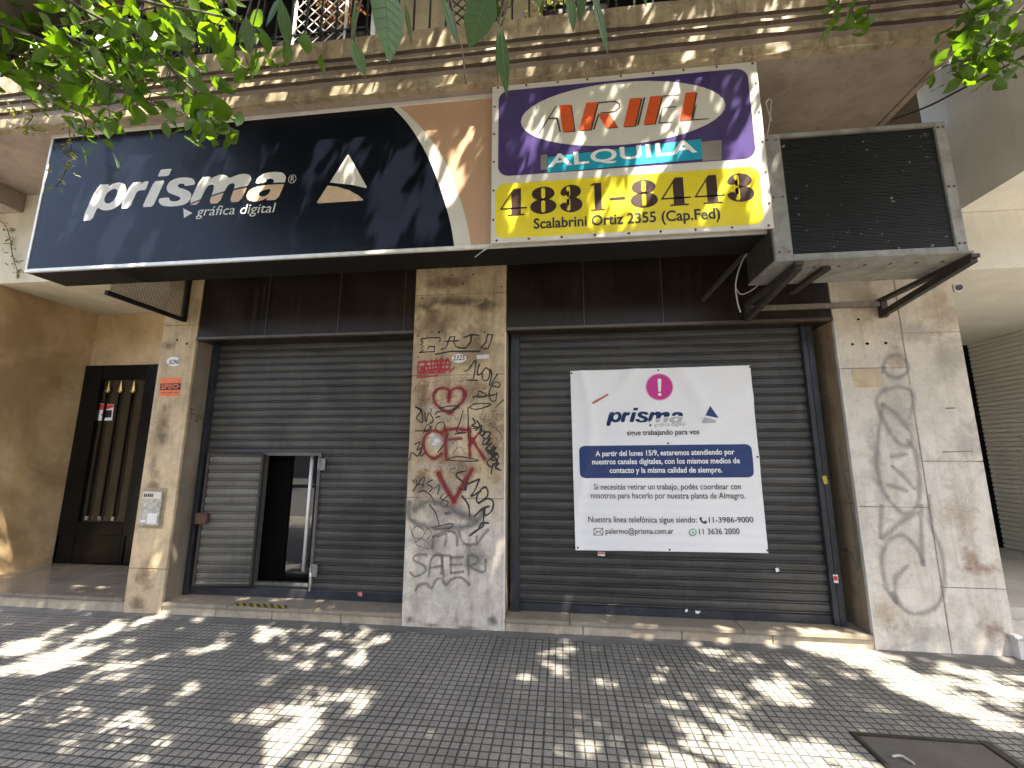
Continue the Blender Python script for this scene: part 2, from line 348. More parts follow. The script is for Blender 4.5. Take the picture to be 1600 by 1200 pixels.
def ribbons(name, strokes, wd, fix, mat, parent, label=None, curve=True, face='y', lift0=.0012):
    """painted strokes lying on a wall face; strokes in pixel bearings, wd in metres"""
    mb = MB()
    for st in strokes:
        ww = wd
        if isinstance(st, tuple) and isinstance(st[1], (int, float)) and isinstance(st[0], list): st, ww = st
        P = smooth(st) if curve else [np.array(p, float) for p in st]
        if len(P) < 2: continue
        Q = [W(p[0], p[1], **{face: fix}) for p in P]; _lift[0] = (_lift[0]+1) % 40; lf = lift0+_lift[0]*.00006
        ax = (0, 2) if face == 'y' else (1, 2)
        q = np.array([[p[ax[0]], p[ax[1]]] for p in Q]); T = np.gradient(q, axis=0); T /= (np.linalg.norm(T, axis=1, keepdims=True)+1e-9)
        e0 = q[0]-T[0]*ww*.35; e1 = q[-1]+T[-1]*ww*.35; q = np.vstack([e0, q, e1]); T = np.vstack([T[:1], T, T[-1:]])
        N = np.stack([-T[:, 1], T[:, 0]], 1); L = np.concatenate([[0], np.cumsum(np.linalg.norm(np.diff(q, axis=0), axis=1))])
        V = []; uv = []
        for i in range(len(q)):
            pr_ = (1+.16*math.sin(L[i]*23+_lift[0])+.10*math.sin(L[i]*61+2*_lift[0]))*(.72 if i in (0, len(q)-1) else 1)
            for sd in (-1, 1):
                r = q[i]+N[i]*sd*ww/2*pr_
                V.append((r[0], fix-lf, r[1]) if face == 'y' else (fix-lf if fix > 0 else fix+lf, r[0], r[1])); uv.append((L[i], (sd+1)/2))
        mb.add(V, [(2*i, 2*i+1, 2*i+3, 2*i+2) for i in range(len(q)-1)], uv)
    o = mb.build(name, mat, parent, recalc=False)
    if label: o['label'] = label
    return o
def poly(name, polys, y, mat, parent, off=.003, th=.001, label=None):
    mb = MB()
    for p in polys:
        Q = [W(*a, y=y) for a in p]
        for q in Q: q[1] = y-off+th
        mb.plate(Q, th, (0, -1, 0))
    o = mb.build(name, mat, parent)
    if label: o['label'] = label
    return o
def ell(cx, cz, rx, rz, n=40, a0=0, a1=2*math.pi): return [(cx+rx*math.cos(a0+(a1-a0)*k/n), cz+rz*math.sin(a0+(a1-a0)*k/n)) for k in range(n)]
def rrect(x0, x1, z0, z1, r, n=6):
    o = []
    for cx, cz, a in ((x1-r, z1-r, 0), (x0+r, z1-r, 90), (x0+r, z0+r, 180), (x1-r, z0+r, 270)):
        o += [(cx+r*math.cos(R(a+90*k/n)), cz+r*math.sin(R(a+90*k/n))) for k in range(n+1)]
    return o
def flat(name, shapes, y, mat, parent, off, th=.001, label=None):     # shapes in metres (x, z) on the plane y
    mb = MB()
    for p in shapes: mb.plate([(a, y-off+th, b) for a, b in p], th, (0, -1, 0))
    o = mb.build(name, mat, parent)
    if label: o['label'] = label
    return o

# ================================================================== GROUND
mb = MB(); mb.add([(-60, -5.2, 0), (60, -5.2, 0), (60, 12, 0), (-60, 12, 0)], [(0, 1, 2, 3)])
tag(mb.build('sidewalk', m_pave), 'grey sidewalk of small square studded tiles dappled with sun', 'sidewalk', kind='structure')
mb = MB(); mb.add([(-80, -40, -.14), (80, -40, -.14), (80, -5.3, -.14), (-80, -5.3, -.14)], [(0, 1, 2, 3)])
tag(mb.build('road', m_asph), 'asphalt road beyond the sidewalk', 'road', kind='structure')
mb = MB(); mb.box(-60, 60, -5.36, -5.2, -.2, .004, .012)
tag(mb.build('kerb', m_kerb), 'granite kerb at the edge of the sidewalk', 'kerb', kind='structure')
mb = MB(); mb.box(-60, 60, -24, -15.5, -.2, 0)
tag(mb.build('far_pavement', m_asph), 'pavement on the other side of the road', 'pavement', kind='structure')
# rough mortar strip where the tiles meet the facade
mb = MB(); xs = np.linspace(-6.5, 8, 220); V = []
for x in xs:
    n = .07+.075*abs(math.sin(x*2.3)+.6*math.sin(x*7.1+1)+.3*math.sin(x*23)+.2*math.sin(x*51))*.7+(.06 if x > 3 else 0)
    V += [(x, .02, .012), (x, -n*.5, .010), (x, -n, .0035)]
mb.add(V, [(3*i+k, 3*i+k+1, 3*i+k+4, 3*i+k+3) for i in range(len(xs)-1) for k in range(2)])
m_mort = stone('grey cement fillet', (.10, .098, .092), (.17, .165, .155), st=.5, vert=0, rough=.9)
tag(mb.build('pavement_edge', m_mort, smooth=True), 'rough dark cement strip along the foot of the facade', 'cement strip', kind='structure')

# ================================================================== SHOP BUILDING
XA, XB, XC, XD, XE, XF = -3.738, -3.324, -.897, .049, 3.048, 4.065
ZL = 2.77; ZS = 4.65; YF = -.93; XR = 3.67; XLF = -6.03
B = empty('shop_building', (0, 0, 0), 'stone clad shop front with a grooved balcony above two shuttered bays', 'building')
def clad(mb, x0, x1, z0, z1, y=0., th=.03, bev=.003): mb.box(x0, x1, y, y+th, z0, z1, bev)
def pillar(x0, x1, cuts, mat, xs=None, label=None):
    mb = MB(); g = .0025
    cols = [x0]+(xs or [])+[x1]
    for i in range(len(cols)-1):
        cz = cuts[i] if isinstance(cuts[0], (list, tuple)) else cuts
        for a, b in zip(cz[:-1], cz[1:]): clad(mb, cols[i]+(g if i else 0), cols[i+1]-(g if i < len(cols)-2 else 0), a+g, b-g)
    o = mb.build('pillar', mat, B)
    if label: o['label'] = label
    cb = MB(); cb.box(x0+.03, x1-.03, .012, .55, -.1, ZS); cb.build('pillar_core', m_core, o)
    return o
pL = pillar(XA, XB, [0.004, .42, 2.93, 3.6], m_pilL, label='narrow warm beige stone pillar with intercom')
pM = pillar(XC, XD, [0.004, 1.141, 2.32, 3.16, 3.6], m_pil, label='graffiti covered beige stone pillar')
pR = pillar(XE, XF, [[0.004, 1.12, 2.31, 3.6], [.004, .5, 1.5, 2.62, 3.6]], m_pilR, [3.60], label='pale stone pillar with a large grey tag')
# reveals beside the shutters
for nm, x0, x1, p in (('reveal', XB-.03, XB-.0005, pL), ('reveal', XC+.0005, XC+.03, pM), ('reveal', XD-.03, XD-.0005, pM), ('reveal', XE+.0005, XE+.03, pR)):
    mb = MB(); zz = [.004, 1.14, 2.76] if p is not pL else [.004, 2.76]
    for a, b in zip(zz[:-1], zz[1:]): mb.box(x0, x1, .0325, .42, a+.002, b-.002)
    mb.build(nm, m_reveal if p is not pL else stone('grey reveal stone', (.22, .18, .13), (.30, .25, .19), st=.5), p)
# metal corner beads (worn pale edges)
for x, p in ((XE, pR), (XD, pM)):
    mb = MB(); s = 1 if p is pR else -1
    mb.box(min(x-.002, x+s*.012), max(x-.002, x+s*.012), -.0035, .03, .03, 2.74, .002)
    mb.build('corner_bead', m_white if p is pR else m_stick, p)
# wall behind and around
mb = MB(); mb.box(XLF, XB, .03, .5, 3.55, 4.65); mb.box(XB, XF, .05, .5, 3.3, 4.65)
mb.build('front_wall', m_cream, B)
mb = MB(); mb.box(XE+.2, XF-.0006, .004, .05, 3.601, 5.2); o = mb.build('front_wall', stone('brown stucco', (.13, .095, .06), (.18, .135, .09), st=.4), B)
# lintel panels over the bays
for x0, x1, seams in ((XB, XC, [(418, 480), (530, 480), (632, 480)]), (XD, XE, [(912, 470), (1035, 470)])):
    sx = [x0+.004]+[W(a, b, y=0)[0] for a, b in seams]+[x1-.004]
    o = MB(); 
    for a, b in zip(sx[:-1], sx[1:]): o.box(a+.004, b-.004, .004, .03, ZL+.02, 3.6, .002)
    o = o.build('lintel_panel', m_brownp, B)
    t = MB(); t.box(x0+.002, x1-.002, -.012, .05, ZL-.012, ZL+.016, .004)
    for a in sx[1:-1]: t.box(a-.0035, a+.0035, -.001, .028, ZL+.0165, 3.6)
    t.build('trim', m_trim, o)
    u = MB(); u.box(x0+.001, x1-.001, .051, .5, ZL-.01, 3.3); u.build('soffit', m_brownp, o)
# door sills
for x0, x1, nx, cuts in ((XB+.001, XC-.001, 3, (-2.62, -1.75)), (XD+.001, XE+.001, 3, (.62, 2.05)), ):
    o = MB(); c = [x0, *cuts, x1]
    for a, b in zip(c[:-1], c[1:]): o.box(a+.0015, b-.0015, -.012, .6, .082, .118, .005)
    o = o.build('door_sill', m_sill, B)
    r = MB(); c = [x0]+[x0+(x1-x0)*k/4+rnd.uniform(-.08, .08) for k in (1, 2, 3)]+[x1]
    for a, b in zip(c[:-1], c[1:]): r.box(a+.003, b-.003, .004, .5, .0, .081, .003)
    r.build('riser', m_riser, o)
# entrance porch on the left
o = MB(); c = [XLF, -5.0, XA-.002]
for a, b in zip(c[:-1], c[1:]): o.box(a+.0015, b-.0015, -.012, 1.3, .105, .14, .005)
o = o.build('porch_floor', m_floor, B)
r = MB(); c = [-7.5, -5.62, -4.6, XA-.002]
for a, b in zip(c[:-1], c[1:]): r.box(a+.002, b-.002, .004, .5, 0, .104, .003)
r.build('riser', m_riser, o)
YD = 1.12
mb = MB(); mb.box(XLF-.4, XLF, .0, 1.4, .1405, 1.551, .002); mb.box(XLF-.4, XLF, .0, 1.4, 1.5525, 3.52, .002); mb.box(XLF-.4, XLF-.006, .004, 1.4, 1.5512, 1.5523); mb.build('porch_wall', m_ent, B)
mb = MB(); mb.box(XLF+.001, XA, YD, YD+.2, 2.76, 3.519); mb.box(-4.35, XA-.001, YD-.001, YD+.2, .141, 2.758); mb.build('porch_wall', m_ent, B)
mb = MB(); mb.box(XLF-2, XA-.001, .0045, 1.4, 3.521, 3.56); mb.box(XLF-2, XB-.002, .0, .029, 3.5215, 4.66); mb.build('porch_soffit', m_cream, B)
mb = MB(); mb.box(XLF-3, XLF-.401, .002, .5, 0, 3.52); mb.build('front_wall', m_ent, B)
mb = MB(); mb.box(XA+.0005, XA+.03, .033, 1.4, .01, 3.52); mb.build('reveal', m_ent, pL)
# balcony: slab, grooved fascia, soffit
XSL = -7.4
mb = MB(); mb.box(XSL, XR, -.90, .4, ZS, 5.25); bal = mb.build('balcony', m_soffit, B)
prof = [(-.895, ZS-.004), (-.945, ZS-.004), (-.95, ZS+.012), (-.925, ZS+.016), (-.93, 4.774), (-.892, 4.780), (-.892, 4.852), (-.93, 4.862), (-.93, 4.905), (-.892, 4.910), (-.892, 4.972), (-.93, 4.982), (-.93, 5.003), (-.892, 5.008), (-.892, 5.062), (-.93, 5.071), (-.935, 5.262), (-.895, 5.275), (-.6, 5.27)]
mb = MB(); n = 90; xs = np.linspace(XSL-.03, XR+.03, n); V = []
for i, x in enumerate(xs):
    for j, (yy, zz) in enumerate(prof): V.append((x, yy+rnd.uniform(-.003, .003), zz+rnd.uniform(-.003, .003)+.003*math.sin(x*3+j)))
k = len(prof)
for i in range(n-1):
    for j in range(k-1): mb.add([], []); mb.f.append([i*k+j, i*k+j+1, (i+1)*k+j+1, (i+1)*k+j]); mb.mi.append(1 if j in (4, 5, 6, 8, 9, 10, 12, 13, 14) else 0)
mb.v = V; mb.f.append([(n-1)*k+j for j in range(k)]); mb.mi.append(0); mb.f.append([j for j in range(k)]); mb.mi.append(0)
o = mb.build('fascia', [m_fascia, m_groove], bal)
# beam at the left end under the slab
p = [W(0, 285, y=-.55), W(57, 312, y=-.25)]
mb = MB(); mb.box(-6.9, -5.86, -.62, .002, 4.42, ZS-.002, .01); mb.build('cantilever_beam', m_soffit, bal)
mb = MB(); mb.box(XR-.06, XR-.0, -.88, .0, ZS-.016, ZS-.0005, .004); mb.build('drip_edge', m_soffit, bal)
# upper storey
mb = MB(); mb.box(XSL, XF, .35, .6, 5.26, 14); mb.build('upper_wall', stone('tan upper render', (.42, .33, .20), (.50, .40, .26), st=.3), B)
mb = MB(); mb.box(XSL, XR, -.93, .349, 8.1, 8.6); mb.build('shade_slab', m_soffit, B)  # unseen slab added overhead to keep the sun off the upper wall
for x0, x1 in ((-6.5, -1.75), (1.2, 3.0)):
    mb = MB(); mb.box(x0, x1, .33, .349, 5.35, 7.6); f = mb.build('balcony_door', m_dark, B)
    mb = MB()
    for a, b in ((x0-.06, x0), (x1, x1+.06)): mb.box(a, b, .31, .349, 5.3, 7.66)
    mb.build('frame', m_alu, f)
mb = MB(); mb.box(XB, XE+.1, 1.6, 1.7, 0, 3.3); mb.box(XB-.1, XE+.2, .6, 1.7, .0, .1); mb.box(XB-.1, XE+.2, .5, 1.7, 3.28, 3.34); mb.build('shop_interior', m_dark, B)

# ================================================================== NEIGHBOUR
NB = empty('neighbour_building', (4.2, 0, 0), 'cream painted neighbouring building with a ribbed entrance passage', 'building')
mb = MB(); mb.box(XF+.004, 11, -.001, .3, 3.19, 3.74); mb.build('front_wall', m_neigh, NB)
mb = MB(); mb.box(XF+.004, 6.75, .3005, 4.2, 3.19, 3.25); mb.build('passage_soffit', m_neigh, NB)
mb = MB(); mb.box(4.2, 11, -1.25, .6, 3.745, 14); mb.build('upper_volume', m_neigh, NB)
mb = MB(); n = 46
for i in range(n):
    z = .28+i*(2.91/n); mb.box(6.70-.018, 6.9, .6, 2.9, z+.008, z+2.91/n-.006, .006)
mb.box(6.705, 6.95, .59, 2.9, .27, 3.19); mb.build('ribbed_wall', m_ribs, NB)
mb = MB(); mb.box(XF+.001, 11, .3, 4.2, .0, .28); mb.build('passage_floor', stone('pale passage floor', (.5, .47, .41), (.56, .53, .47), st=.15, vert=0), NB)
mb = MB(); mb.box(XF-.02, 6.95, 2.901, 3.0, .281, 3.189); mb.build('back_door', m_black, NB)
mb = MB(); mb.box(XF-.4, XF-.02, .56, 2.9, .281, 3.189); mb.build('passage_wall', m_neigh, NB)  # out of view; cream colour chosen to bounce light onto the ribs
a = W(1580, 985, y=-.02); mb = MB(); mb.box(a[0], 9, -.05, .299, 0, .155, .006); mb.box(a[0]-.02, 9, -.07, .28, .156, .185, .006); mb.build('doorstep', m_white, NB)
mb = MB(); mb.box(6.9, 11, .2, .6, .0, 3.189); mb.build('front_wall', m_neigh, NB)

# ================================================================== FAR SIDE (seen only in reflections)
FB = empty('apartment_block', (0, -20, 0), 'plain apartment block across the road, seen in reflections', 'building')
mb = MB(); mb.box(-45, 45, -28, -24, 0, 9); mb.build('wall', m_far, FB)
for i in range(-9, 10):
    for k in range(3):
        if (i*3+k) % 2: continue
        mb = MB(); mb.box(i*2.4-.6, i*2.4+.6, -23.99, -23.96, .6+k*2.9, 2.4+k*2.9); mb.build('window', m_farw, FB)

# ================================================================== SHUTTERS
def slat_profile(z0, z1, pitch, y):
    pts = []; z = z0
    while z < z1-1e-6:
        h = min(pitch, z1-z); q = h/pitch
        for dz, dy in ((0, .0), (.004, -.005), (.030, -.0085), (.056, -.006), (.0595, .010), (.0635, .010), (.0655, -.005), (.0705, -.006), (.0740, -.004), (.0755, .010), (.0829, .010)):
            pts.append((y+dy, z+dz*q*pitch/.083))
        z += pitch
    return pts
def curtain(mb, x0, x1, z0, z1, y, pitch=.083, base=.13, jit=.0028):
    k0 = math.floor((z0-base)/pitch+1e-6); prof = [p for p in slat_profile(base+k0*pitch, base+(math.ceil((z1-base)/pitch-1e-6))*pitch, pitch, y)]
    prof = [(a, min(max(b, z0), z1)) for a, b in prof]; nx = max(2, int((x1-x0)/.25)); V = []; n = len(prof)
    for i in range(nx+1):
        x = x0+(x1-x0)*i/nx
        for a, b in prof: V.append((x, a+jit*math.sin(x*5+b*37)+jit*.8*math.sin(x*1.7+b*11), b+.0012*math.sin(x*2.2+b*3)))
    mb.add(V, [(i*n+j, i*n+j+1, (i+1)*n+j+1, (i+1)*n+j) for i in range(nx) for j in range(n-1)])
YL, YR = .27, .205
LS = empty('roller_shutter', ((XB+XC)/2, YL, .12), 'grey steel roller shutter with its small wicket door standing open', 'roller shutter')
hx0, hx1 = W(409, 800, y=YL)[0], W(493, 800, y=YL)[0]
hz0, hz1 = W(450, 910, y=YL)[2], W(455, 712, y=YL)[2]
gl, gr = W(346, 540, y=YL)[0], XC-.004
mb = MB(); curtain(mb, gl, hx0, .13, 2.78, YL); curtain(mb, hx1, gr, .13, 2.78, YL); curtain(mb, hx0, hx1, hz1, 2.78, YL); curtain(mb, hx0, hx1, .13, hz0, YL)
mb.build('slat_curtain', m_slatL, LS)
mb = MB(); mb.box(gl-.01, gr, YL-.018, YL+.012, .119, .20, .005); mb.build('bottom_bar', m_rail, LS)
mb = MB(); mb.box(gl-.075, gl-.002, YL-.05, YL+.05, .119, 2.78, .004); mb.box(gl-.04, gl-.036, YL-.058, YL-.0505, .119, 2.78); mb.build('guide_rail', m_rail, LS)
mb = MB(); mb.box(hx0-.03, hx0+.005, YL-.022, YL+.03, hz0-.03, hz1+.035, .003); mb.box(hx1-.005, hx1+.03, YL-.022, YL+.03, hz0-.03, hz1+.035, .003)
mb.box(hx0+.0055, hx1-.0055, YL-.021, YL+.03, hz1, hz1+.034, .003); mb.box(hx0+.0055, hx1-.0055, YL-.021, YL+.03, hz0-.029, hz0, .003)
mb.build('wicket_frame', plain('dull grey steel frame', (.12, .12, .115), .45, .4, .3, 25), LS)
for zc in (hz1-.09, hz0+.13):
    mb = MB(); mb.box(hx1+.012, hx1+.085, YL-.035, YL-.0225, zc-.06, zc+.06, .004); mb.tube([(hx1+.02, YL-.04, zc-.05), (hx1+.02, YL-.04, zc+.05)], .012, 8)
    mb.build('lock_plate', plain('worn grey steel plate', (.26, .25, .24), .45, .4, .3, 30), LS)
mb = MB(); mb.tube([(hx1+.03, YL-.05, hz0-.06), (hx1+.03, YL-.05, hz0+.1)], .009); mb.build('bolt', m_steel, LS)
# the open leaf, hinged on the left of the wicket
wd = hx1-hx0-.01
best = min(((math.hypot(*(np.array(proj(np.array([hx0-wd*math.cos(a), YL-.03-wd*math.sin(a), hz0-.02]))[:2])-np.array([305, 913]))), a) for a in np.linspace(0, 1.2, 121)))
ang = best[1]
mb = MB(); curtain(mb, 0, wd, hz0-.02, hz1+.01, 0, .083, .13, .003); leaf = mb
fr = MB(); fr.box(-.006, .022, -.016, .012, hz0-.035, hz1+.02, .003); fr.box(wd-.022, wd+.006, -.016, .012, hz0-.035, hz1+.02, .003); fr.box(.0225, wd-.0225, -.015, .012, hz1+.0, hz1+.019, .003); fr.box(.0225, wd-.0225, -.015, .012, hz0-.034, hz0-.012, .003)
lk = MB(); lk.box(wd-.10, wd+.02, -.055, -.0165, (hz0+hz1)/2-.06, (hz0+hz1)/2+.05, .006)
def swing(m):     # local x runs from hinge to free edge; the face shown is the leaf's inner side
    m.v = [(hx0-x*math.cos(ang)+y*math.sin(ang)*1., YL-.045-x*math.sin(ang)+y*math.cos(ang), z) for x, y, z in m.v]; return m
o = swing(leaf).build('wicket_leaf', m_hatch, LS); swing(fr).build('leaf_frame', m_angle, o); swing(lk).build('lock_box', m_rust, o)
RS = empty('roller_shutter', ((XD+XE)/2, YR, .12), 'dark steel roller shutter closed behind the white banner', 'roller shutter')
gl2, gr2 = W(812, 700, y=YR)[0], W(1268, 700, y=YR)[0]
mb = MB(); curtain(mb, gl2, gr2, .13, 2.78, YR); mb.build('slat_curtain', m_slatR, RS)
mb = MB(); mb.box(gl2-.002, gr2+.002, YR-.016, YR+.012, .119, .19, .004); mb.build('bottom_bar', m_rail, RS)
for a, b in ((gl2-.085, gl2), (gr2, gr2+.10)):
    mb = MB(); mb.box(a, b, YR-.045, YR+.05, .119, 2.78, .004); mb.box((a+b)/2-.004, (a+b)/2+.004, YR-.052, YR-.0455, .119, 2.78); mb.build('guide_rail', m_rail, RS)
# glazed door seen through the wicket
GD = empty('glass_door', (hx0, .5, .13), 'dark glass door behind the open wicket', 'door')
t = NT('dark glass'); t.b.inputs['Base Color'].default_value = (.010, .011, .011, 1); t.rough(.015); t.b.inputs['Specular IOR Level'].default_value = .5; t.b.inputs['Coat Weight'].default_value = 1.; t.b.inputs['Coat Roughness'].default_value = .01; t.b.inputs['Coat IOR'].default_value = 1.6
gx = W(452, 800, y=.42)[0]
mb = MB(); mb.box(gx, hx1+.5, .42, .43, .26, 2.3); mb.build('glass_pane', t.m, GD)
mb = MB(); mb.box(hx0-.5, gx-.001, .40, .45, .12, 2.4); mb.box(gx-.0005, hx1+.5, .40, .45, .12, .2595); mb.build('door_frame', m_dark, GD)
hp, hq = W(488, 717, y=.36), W(475, 892, y=.36)
mb = MB(); mb.tube([(hp[0]-.0, .36, hq[2]), (hp[0]-.0, .36, hp[2]+.1)], .019, 12); mb.tube([(hp[0], .36, hq[2]+.1), (hp[0], .42, hq[2]+.1)], .008, 8); mb.build('pull_handle', plain('satin steel tube', (.85, .84, .80), .5, .3, .05), GD, True)

# ================================================================== BANNER
YBn = YR-.02
bc = [W(*p, y=YBn) for p in ((891, 580), (1172, 571), (1200, 864), (899, 859))]
def bsurf(x, z):
    u = (x-bc[0][0])/(bc[1][0]-bc[0][0]); v = (bc[0][2]-z)/(bc[0][2]-bc[3][2])
    d = .010*math.sin(3.1*u+.5)*math.sin(3.1*v)
    d += .011*math.exp(-((u*1.0+v*.72-.36)/.045)**2)*max(0, 1-v*2.2)          # drag folds from the top fixings
    d += .009*math.exp(-((u-v*.5-.62)/.05)**2)*max(0, 1-v*2)
    d += .008*math.exp(-((u+v*1.5-1.25)/.06)**2)*max(0, 1-v*1.4)
    d += .007*math.exp(-((u-.06-.05*math.sin(v*5))/.03)**2)+.003*math.sin(u*17+v*5)*(1-v)
    d += .005*math.exp(-((u*.6+v-1.1)/.06)**2)
    d += .0008*math.sin(z*75.7)*(.4+.6*math.sin(u*7+1)**2)*v
    return YBn-.008-d*1.7
BN = empty('banner', tuple((bc[2]+bc[3])/2), 'white printed banner with navy box fixed to the closed shutter', 'banner')
n = 150; mb = MB(); V = []
for j in range(n+1):
    for i in range(n+1):
        u, v = i/n, j/n; p = (bc[0]*(1-u)+bc[1]*u)*(1-v)+(bc[3]*(1-u)+bc[2]*u)*v
        V.append((p[0], bsurf(p[0], p[2]), p[2]))
mb.add(V, [(j*(n+1)+i, (j+1)*(n+1)+i, (j+1)*(n+1)+i+1, j*(n+1)+i+1) for j in range(n) for i in range(n)])
m_ban = plain('white pvc sheet', (.80, .80, .79), .3, 0, .02, 3)
mb.build('sheet', m_ban, BN, True)
def btext(name, body, p0, p1, h, mat, bold=.012, shear=0, off=.0042, **k): return text(name, body, p0, p1, h, YBn, mat, BN, bold, shear, off=off, surf=bsurf, **k)
Zb = Zc(860, 540, 3.334)
def zb(x, y): return Zb([(x, y)])[0]
# navy panel following the sheet
a0, a1, a2, a3 = [W(*zb(*p), y=YBn) for p in ((148, 523), (1045, 513), (1060, 686), (154, 690))]
mb = MB(); V = []; nx, nv = 130, 34; rr = .05
for j in range(nv+1):
    v = j/nv; Lh = (a0[2]-a3[2]); dd = min(v, 1-v)*Lh; ins = rr-math.sqrt(max(0, rr*rr-(max(0, rr-dd))**2)) if dd < rr else 0
    l, r_ = a0*(1-v)+a3*v, a1*(1-v)+a2*v; wl = np.linalg.norm(r_-l)
    for i in range(nx+1):
        u = ins/wl+(1-2*ins/wl)*i/nx; p = l*(1-u)+r_*u; V.append((p[0], bsurf(p[0], p[2])-.0015, p[2]))
mb.add(V, [(j*(nx+1)+i, (j+1)*(nx+1)+i, (j+1)*(nx+1)+i+1, j*(nx+1)+i+1) for j in range(nv) for i in range(nx)]); mb.build('navy_panel', m_bluebox, BN, True)
sc = .0053
btext('lettering', 'A partir del lunes 15/9, estaremos atendiendo por', zb(234, 576), zb(958, 566), .050, m_wtext, .022)
btext('lettering', 'nuestros canales digitales, con los mismos medios de', zb(217, 618), zb(985, 612), .050, m_wtext, .022)
btext('lettering', 'contacto y la misma calidad de siempre.', zb(307, 662), zb(893, 660), .050, m_wtext, .022)
btext('lettering', 'Si necesitás retirar un trabajo, podés coordinar con', zb(227, 749), zb(991, 748), .054, m_ink, .004)
btext('lettering', 'nosotros para hacerlo por nuestra planta de Almagro.', zb(211, 794), zb(1014, 796), .054, m_ink, .004)
btext('lettering', 'sigue trabajando para vos', zb(397, 468), zb(772, 462), .050, m_ink, .014)
btext('lettering', 'Nuestra línea telefónica sigue siendo:', zb(197, 918), zb(760, 920), .053, m_ink, .006)
btext('lettering', '11-3986-9000', zb(824, 922), zb(1056, 920), .050, m_ink, .006)
btext('lettering', 'palermo@prisma.com.ar', zb(287, 978), zb(640, 978), .052, m_ink, .006)
btext('lettering', '11 3636 2000', zb(773, 982), zb(984, 980), .050, m_ink, .006)
bw = W(*zb(296, 418), y=YBn); be = W(*zb(700, 396), y=YBn)
m_bpr = two_tone('navy and silver print', (.012, .03, .10), (.66, .66, .65), (.45, .45, .45), (.13-.06, .10, .50, .0, .004))
btext('logo_lettering', 'gráfica digital', zb(538, 424), zb(700, 416), .036, m_greyink, .0)
def bpoly(name, P, mat, off=.002):
    off += .0025
    Q = [W(*zb(*p), y=YBn) for p in P]; mb = MB(); mb.add([(q[0], bsurf(q[0], q[2])-off, q[2]) for q in Q], [list(range(len(Q)))]); return mb.build(name, mat, BN, recalc=False)
bpoly('logo_triangle', [(828, 315), (803, 365), (872, 379)], m_bluebox); bpoly('logo_triangle', [(796, 375), (785, 405), (820, 404), (855, 403), (858, 393), (835, 382), (812, 377)], m_greyink, .005)
bpoly('logo_arrow', [(513, 408), (513, 424), (526, 415)], m_ink)
# lower halves of the last two letters are printed silver
for P in ([(566, 374), (584, 374), (586, 394), (560, 394)], ): pass
bpoly('warning_disc', [(566+74*math.cos(k*.157), 217+72*math.sin(k*.157)) for k in range(40)], m_pink, .0012)
bpoly('warning_disc', [(566+69*math.cos(k*.157), 217+67*math.sin(k*.157)) for k in range(40)], m_magenta, .0018)
bpoly('exclamation_mark', [(556, 176), (566, 173), (576, 178), (573, 240), (566, 243), (560, 240)], m_wtext, .0026); bpoly('exclamation_mark', [(567+9*math.cos(k*.5236), 256+8.5*math.sin(k*.5236)) for k in range(12)], m_wtext, .0026)
# envelope, handset, message bubble
def bline(name, strokes, wdt, mat):
    mb = MB()
    for st in strokes:
        for a, b in zip(st[:-1], st[1:]):
            p, q = W(*zb(*a), y=YBn), W(*zb(*b), y=YBn); t_ = (q-p)/np.linalg.norm(q-p); nn = np.array([-t_[2], 0, t_[0]])*wdt/2
            V = [p+nn, p-nn, q-nn, q+nn]; mb.add([(v[0], bsurf(v[0], v[2])-.002, v[2]) for v in V], [(0, 1, 2, 3)])
    return mb.build(name, mat, BN, recalc=False)
bline('envelope_icon', [[(226, 950), (273, 950), (273, 986), (226, 986), (226, 950)], [(226, 950), (250, 972), (273, 950)], [(226, 986), (244, 967)], [(273, 986), (256, 967)]], .005, m_ink)
bline('handset_icon', [[(778, 898), (784, 912), (795, 921), (808, 923)]], .016, m_ink); bline('handset_icon', [[(776, 896), (786, 902)], [(800, 914), (811, 921)]], .022, m_ink)
bpoly('message_icon', [(739+20*math.cos(k*.314), 971+20*math.sin(k*.314)) for k in range(20)], m_green); bpoly('message_icon', [(739+14*math.cos(k*.314), 970+14*math.sin(k*.314)) for k in range(20)], m_stick, .0026)
bpoly('message_icon', [(732, 964), (737, 961), (740, 968), (746, 974), (743, 980), (735, 974)], m_green, .0032)
for p in ((560, 130), (610, 509), (1076, 580), (143, 1050), (620, 1062), (1128, 1066), (110, 145), (1038, 112)):
    q = W(*zb(*p), y=YBn); mb = MB(); yy = bsurf(q[0], q[2]); mb.tube([(q[0], yy-.004, q[2]), (q[0], yy+.004, q[2])], .009, 10); mb.build('eyelet', m_ink, BN)
def bquad(name, P, mat, off, n=14):
    Q = [W(*zb(*p), y=YBn) for p in P]; mb = MB(); V = []
    for j in range(n+1):
        for i in range(n+1): p = (Q[0]*(1-i/n)+Q[1]*i/n)*(1-j/n)+(Q[3]*(1-i/n)+Q[2]*i/n)*j/n; V.append((p[0], bsurf(p[0], p[2])-off, p[2]))
    mb.add(V, [(j*(n+1)+i, (j+1)*(n+1)+i, (j+1)*(n+1)+i+1, j*(n+1)+i+1) for j in range(n) for i in range(n)]); return mb.build(name, mat, BN, recalc=False)
o = bquad('paper_label', [(210, 296), (298, 246), (305, 262), (222, 311)], m_stick, .004); o['label'] = 'small torn red and white label'
bquad('paper_label_print', [(214, 298), (297, 251), (301, 260), (222, 306)], plain('faded red print', (.55, .10, .08), .5, 0, .5, 70), .0055)

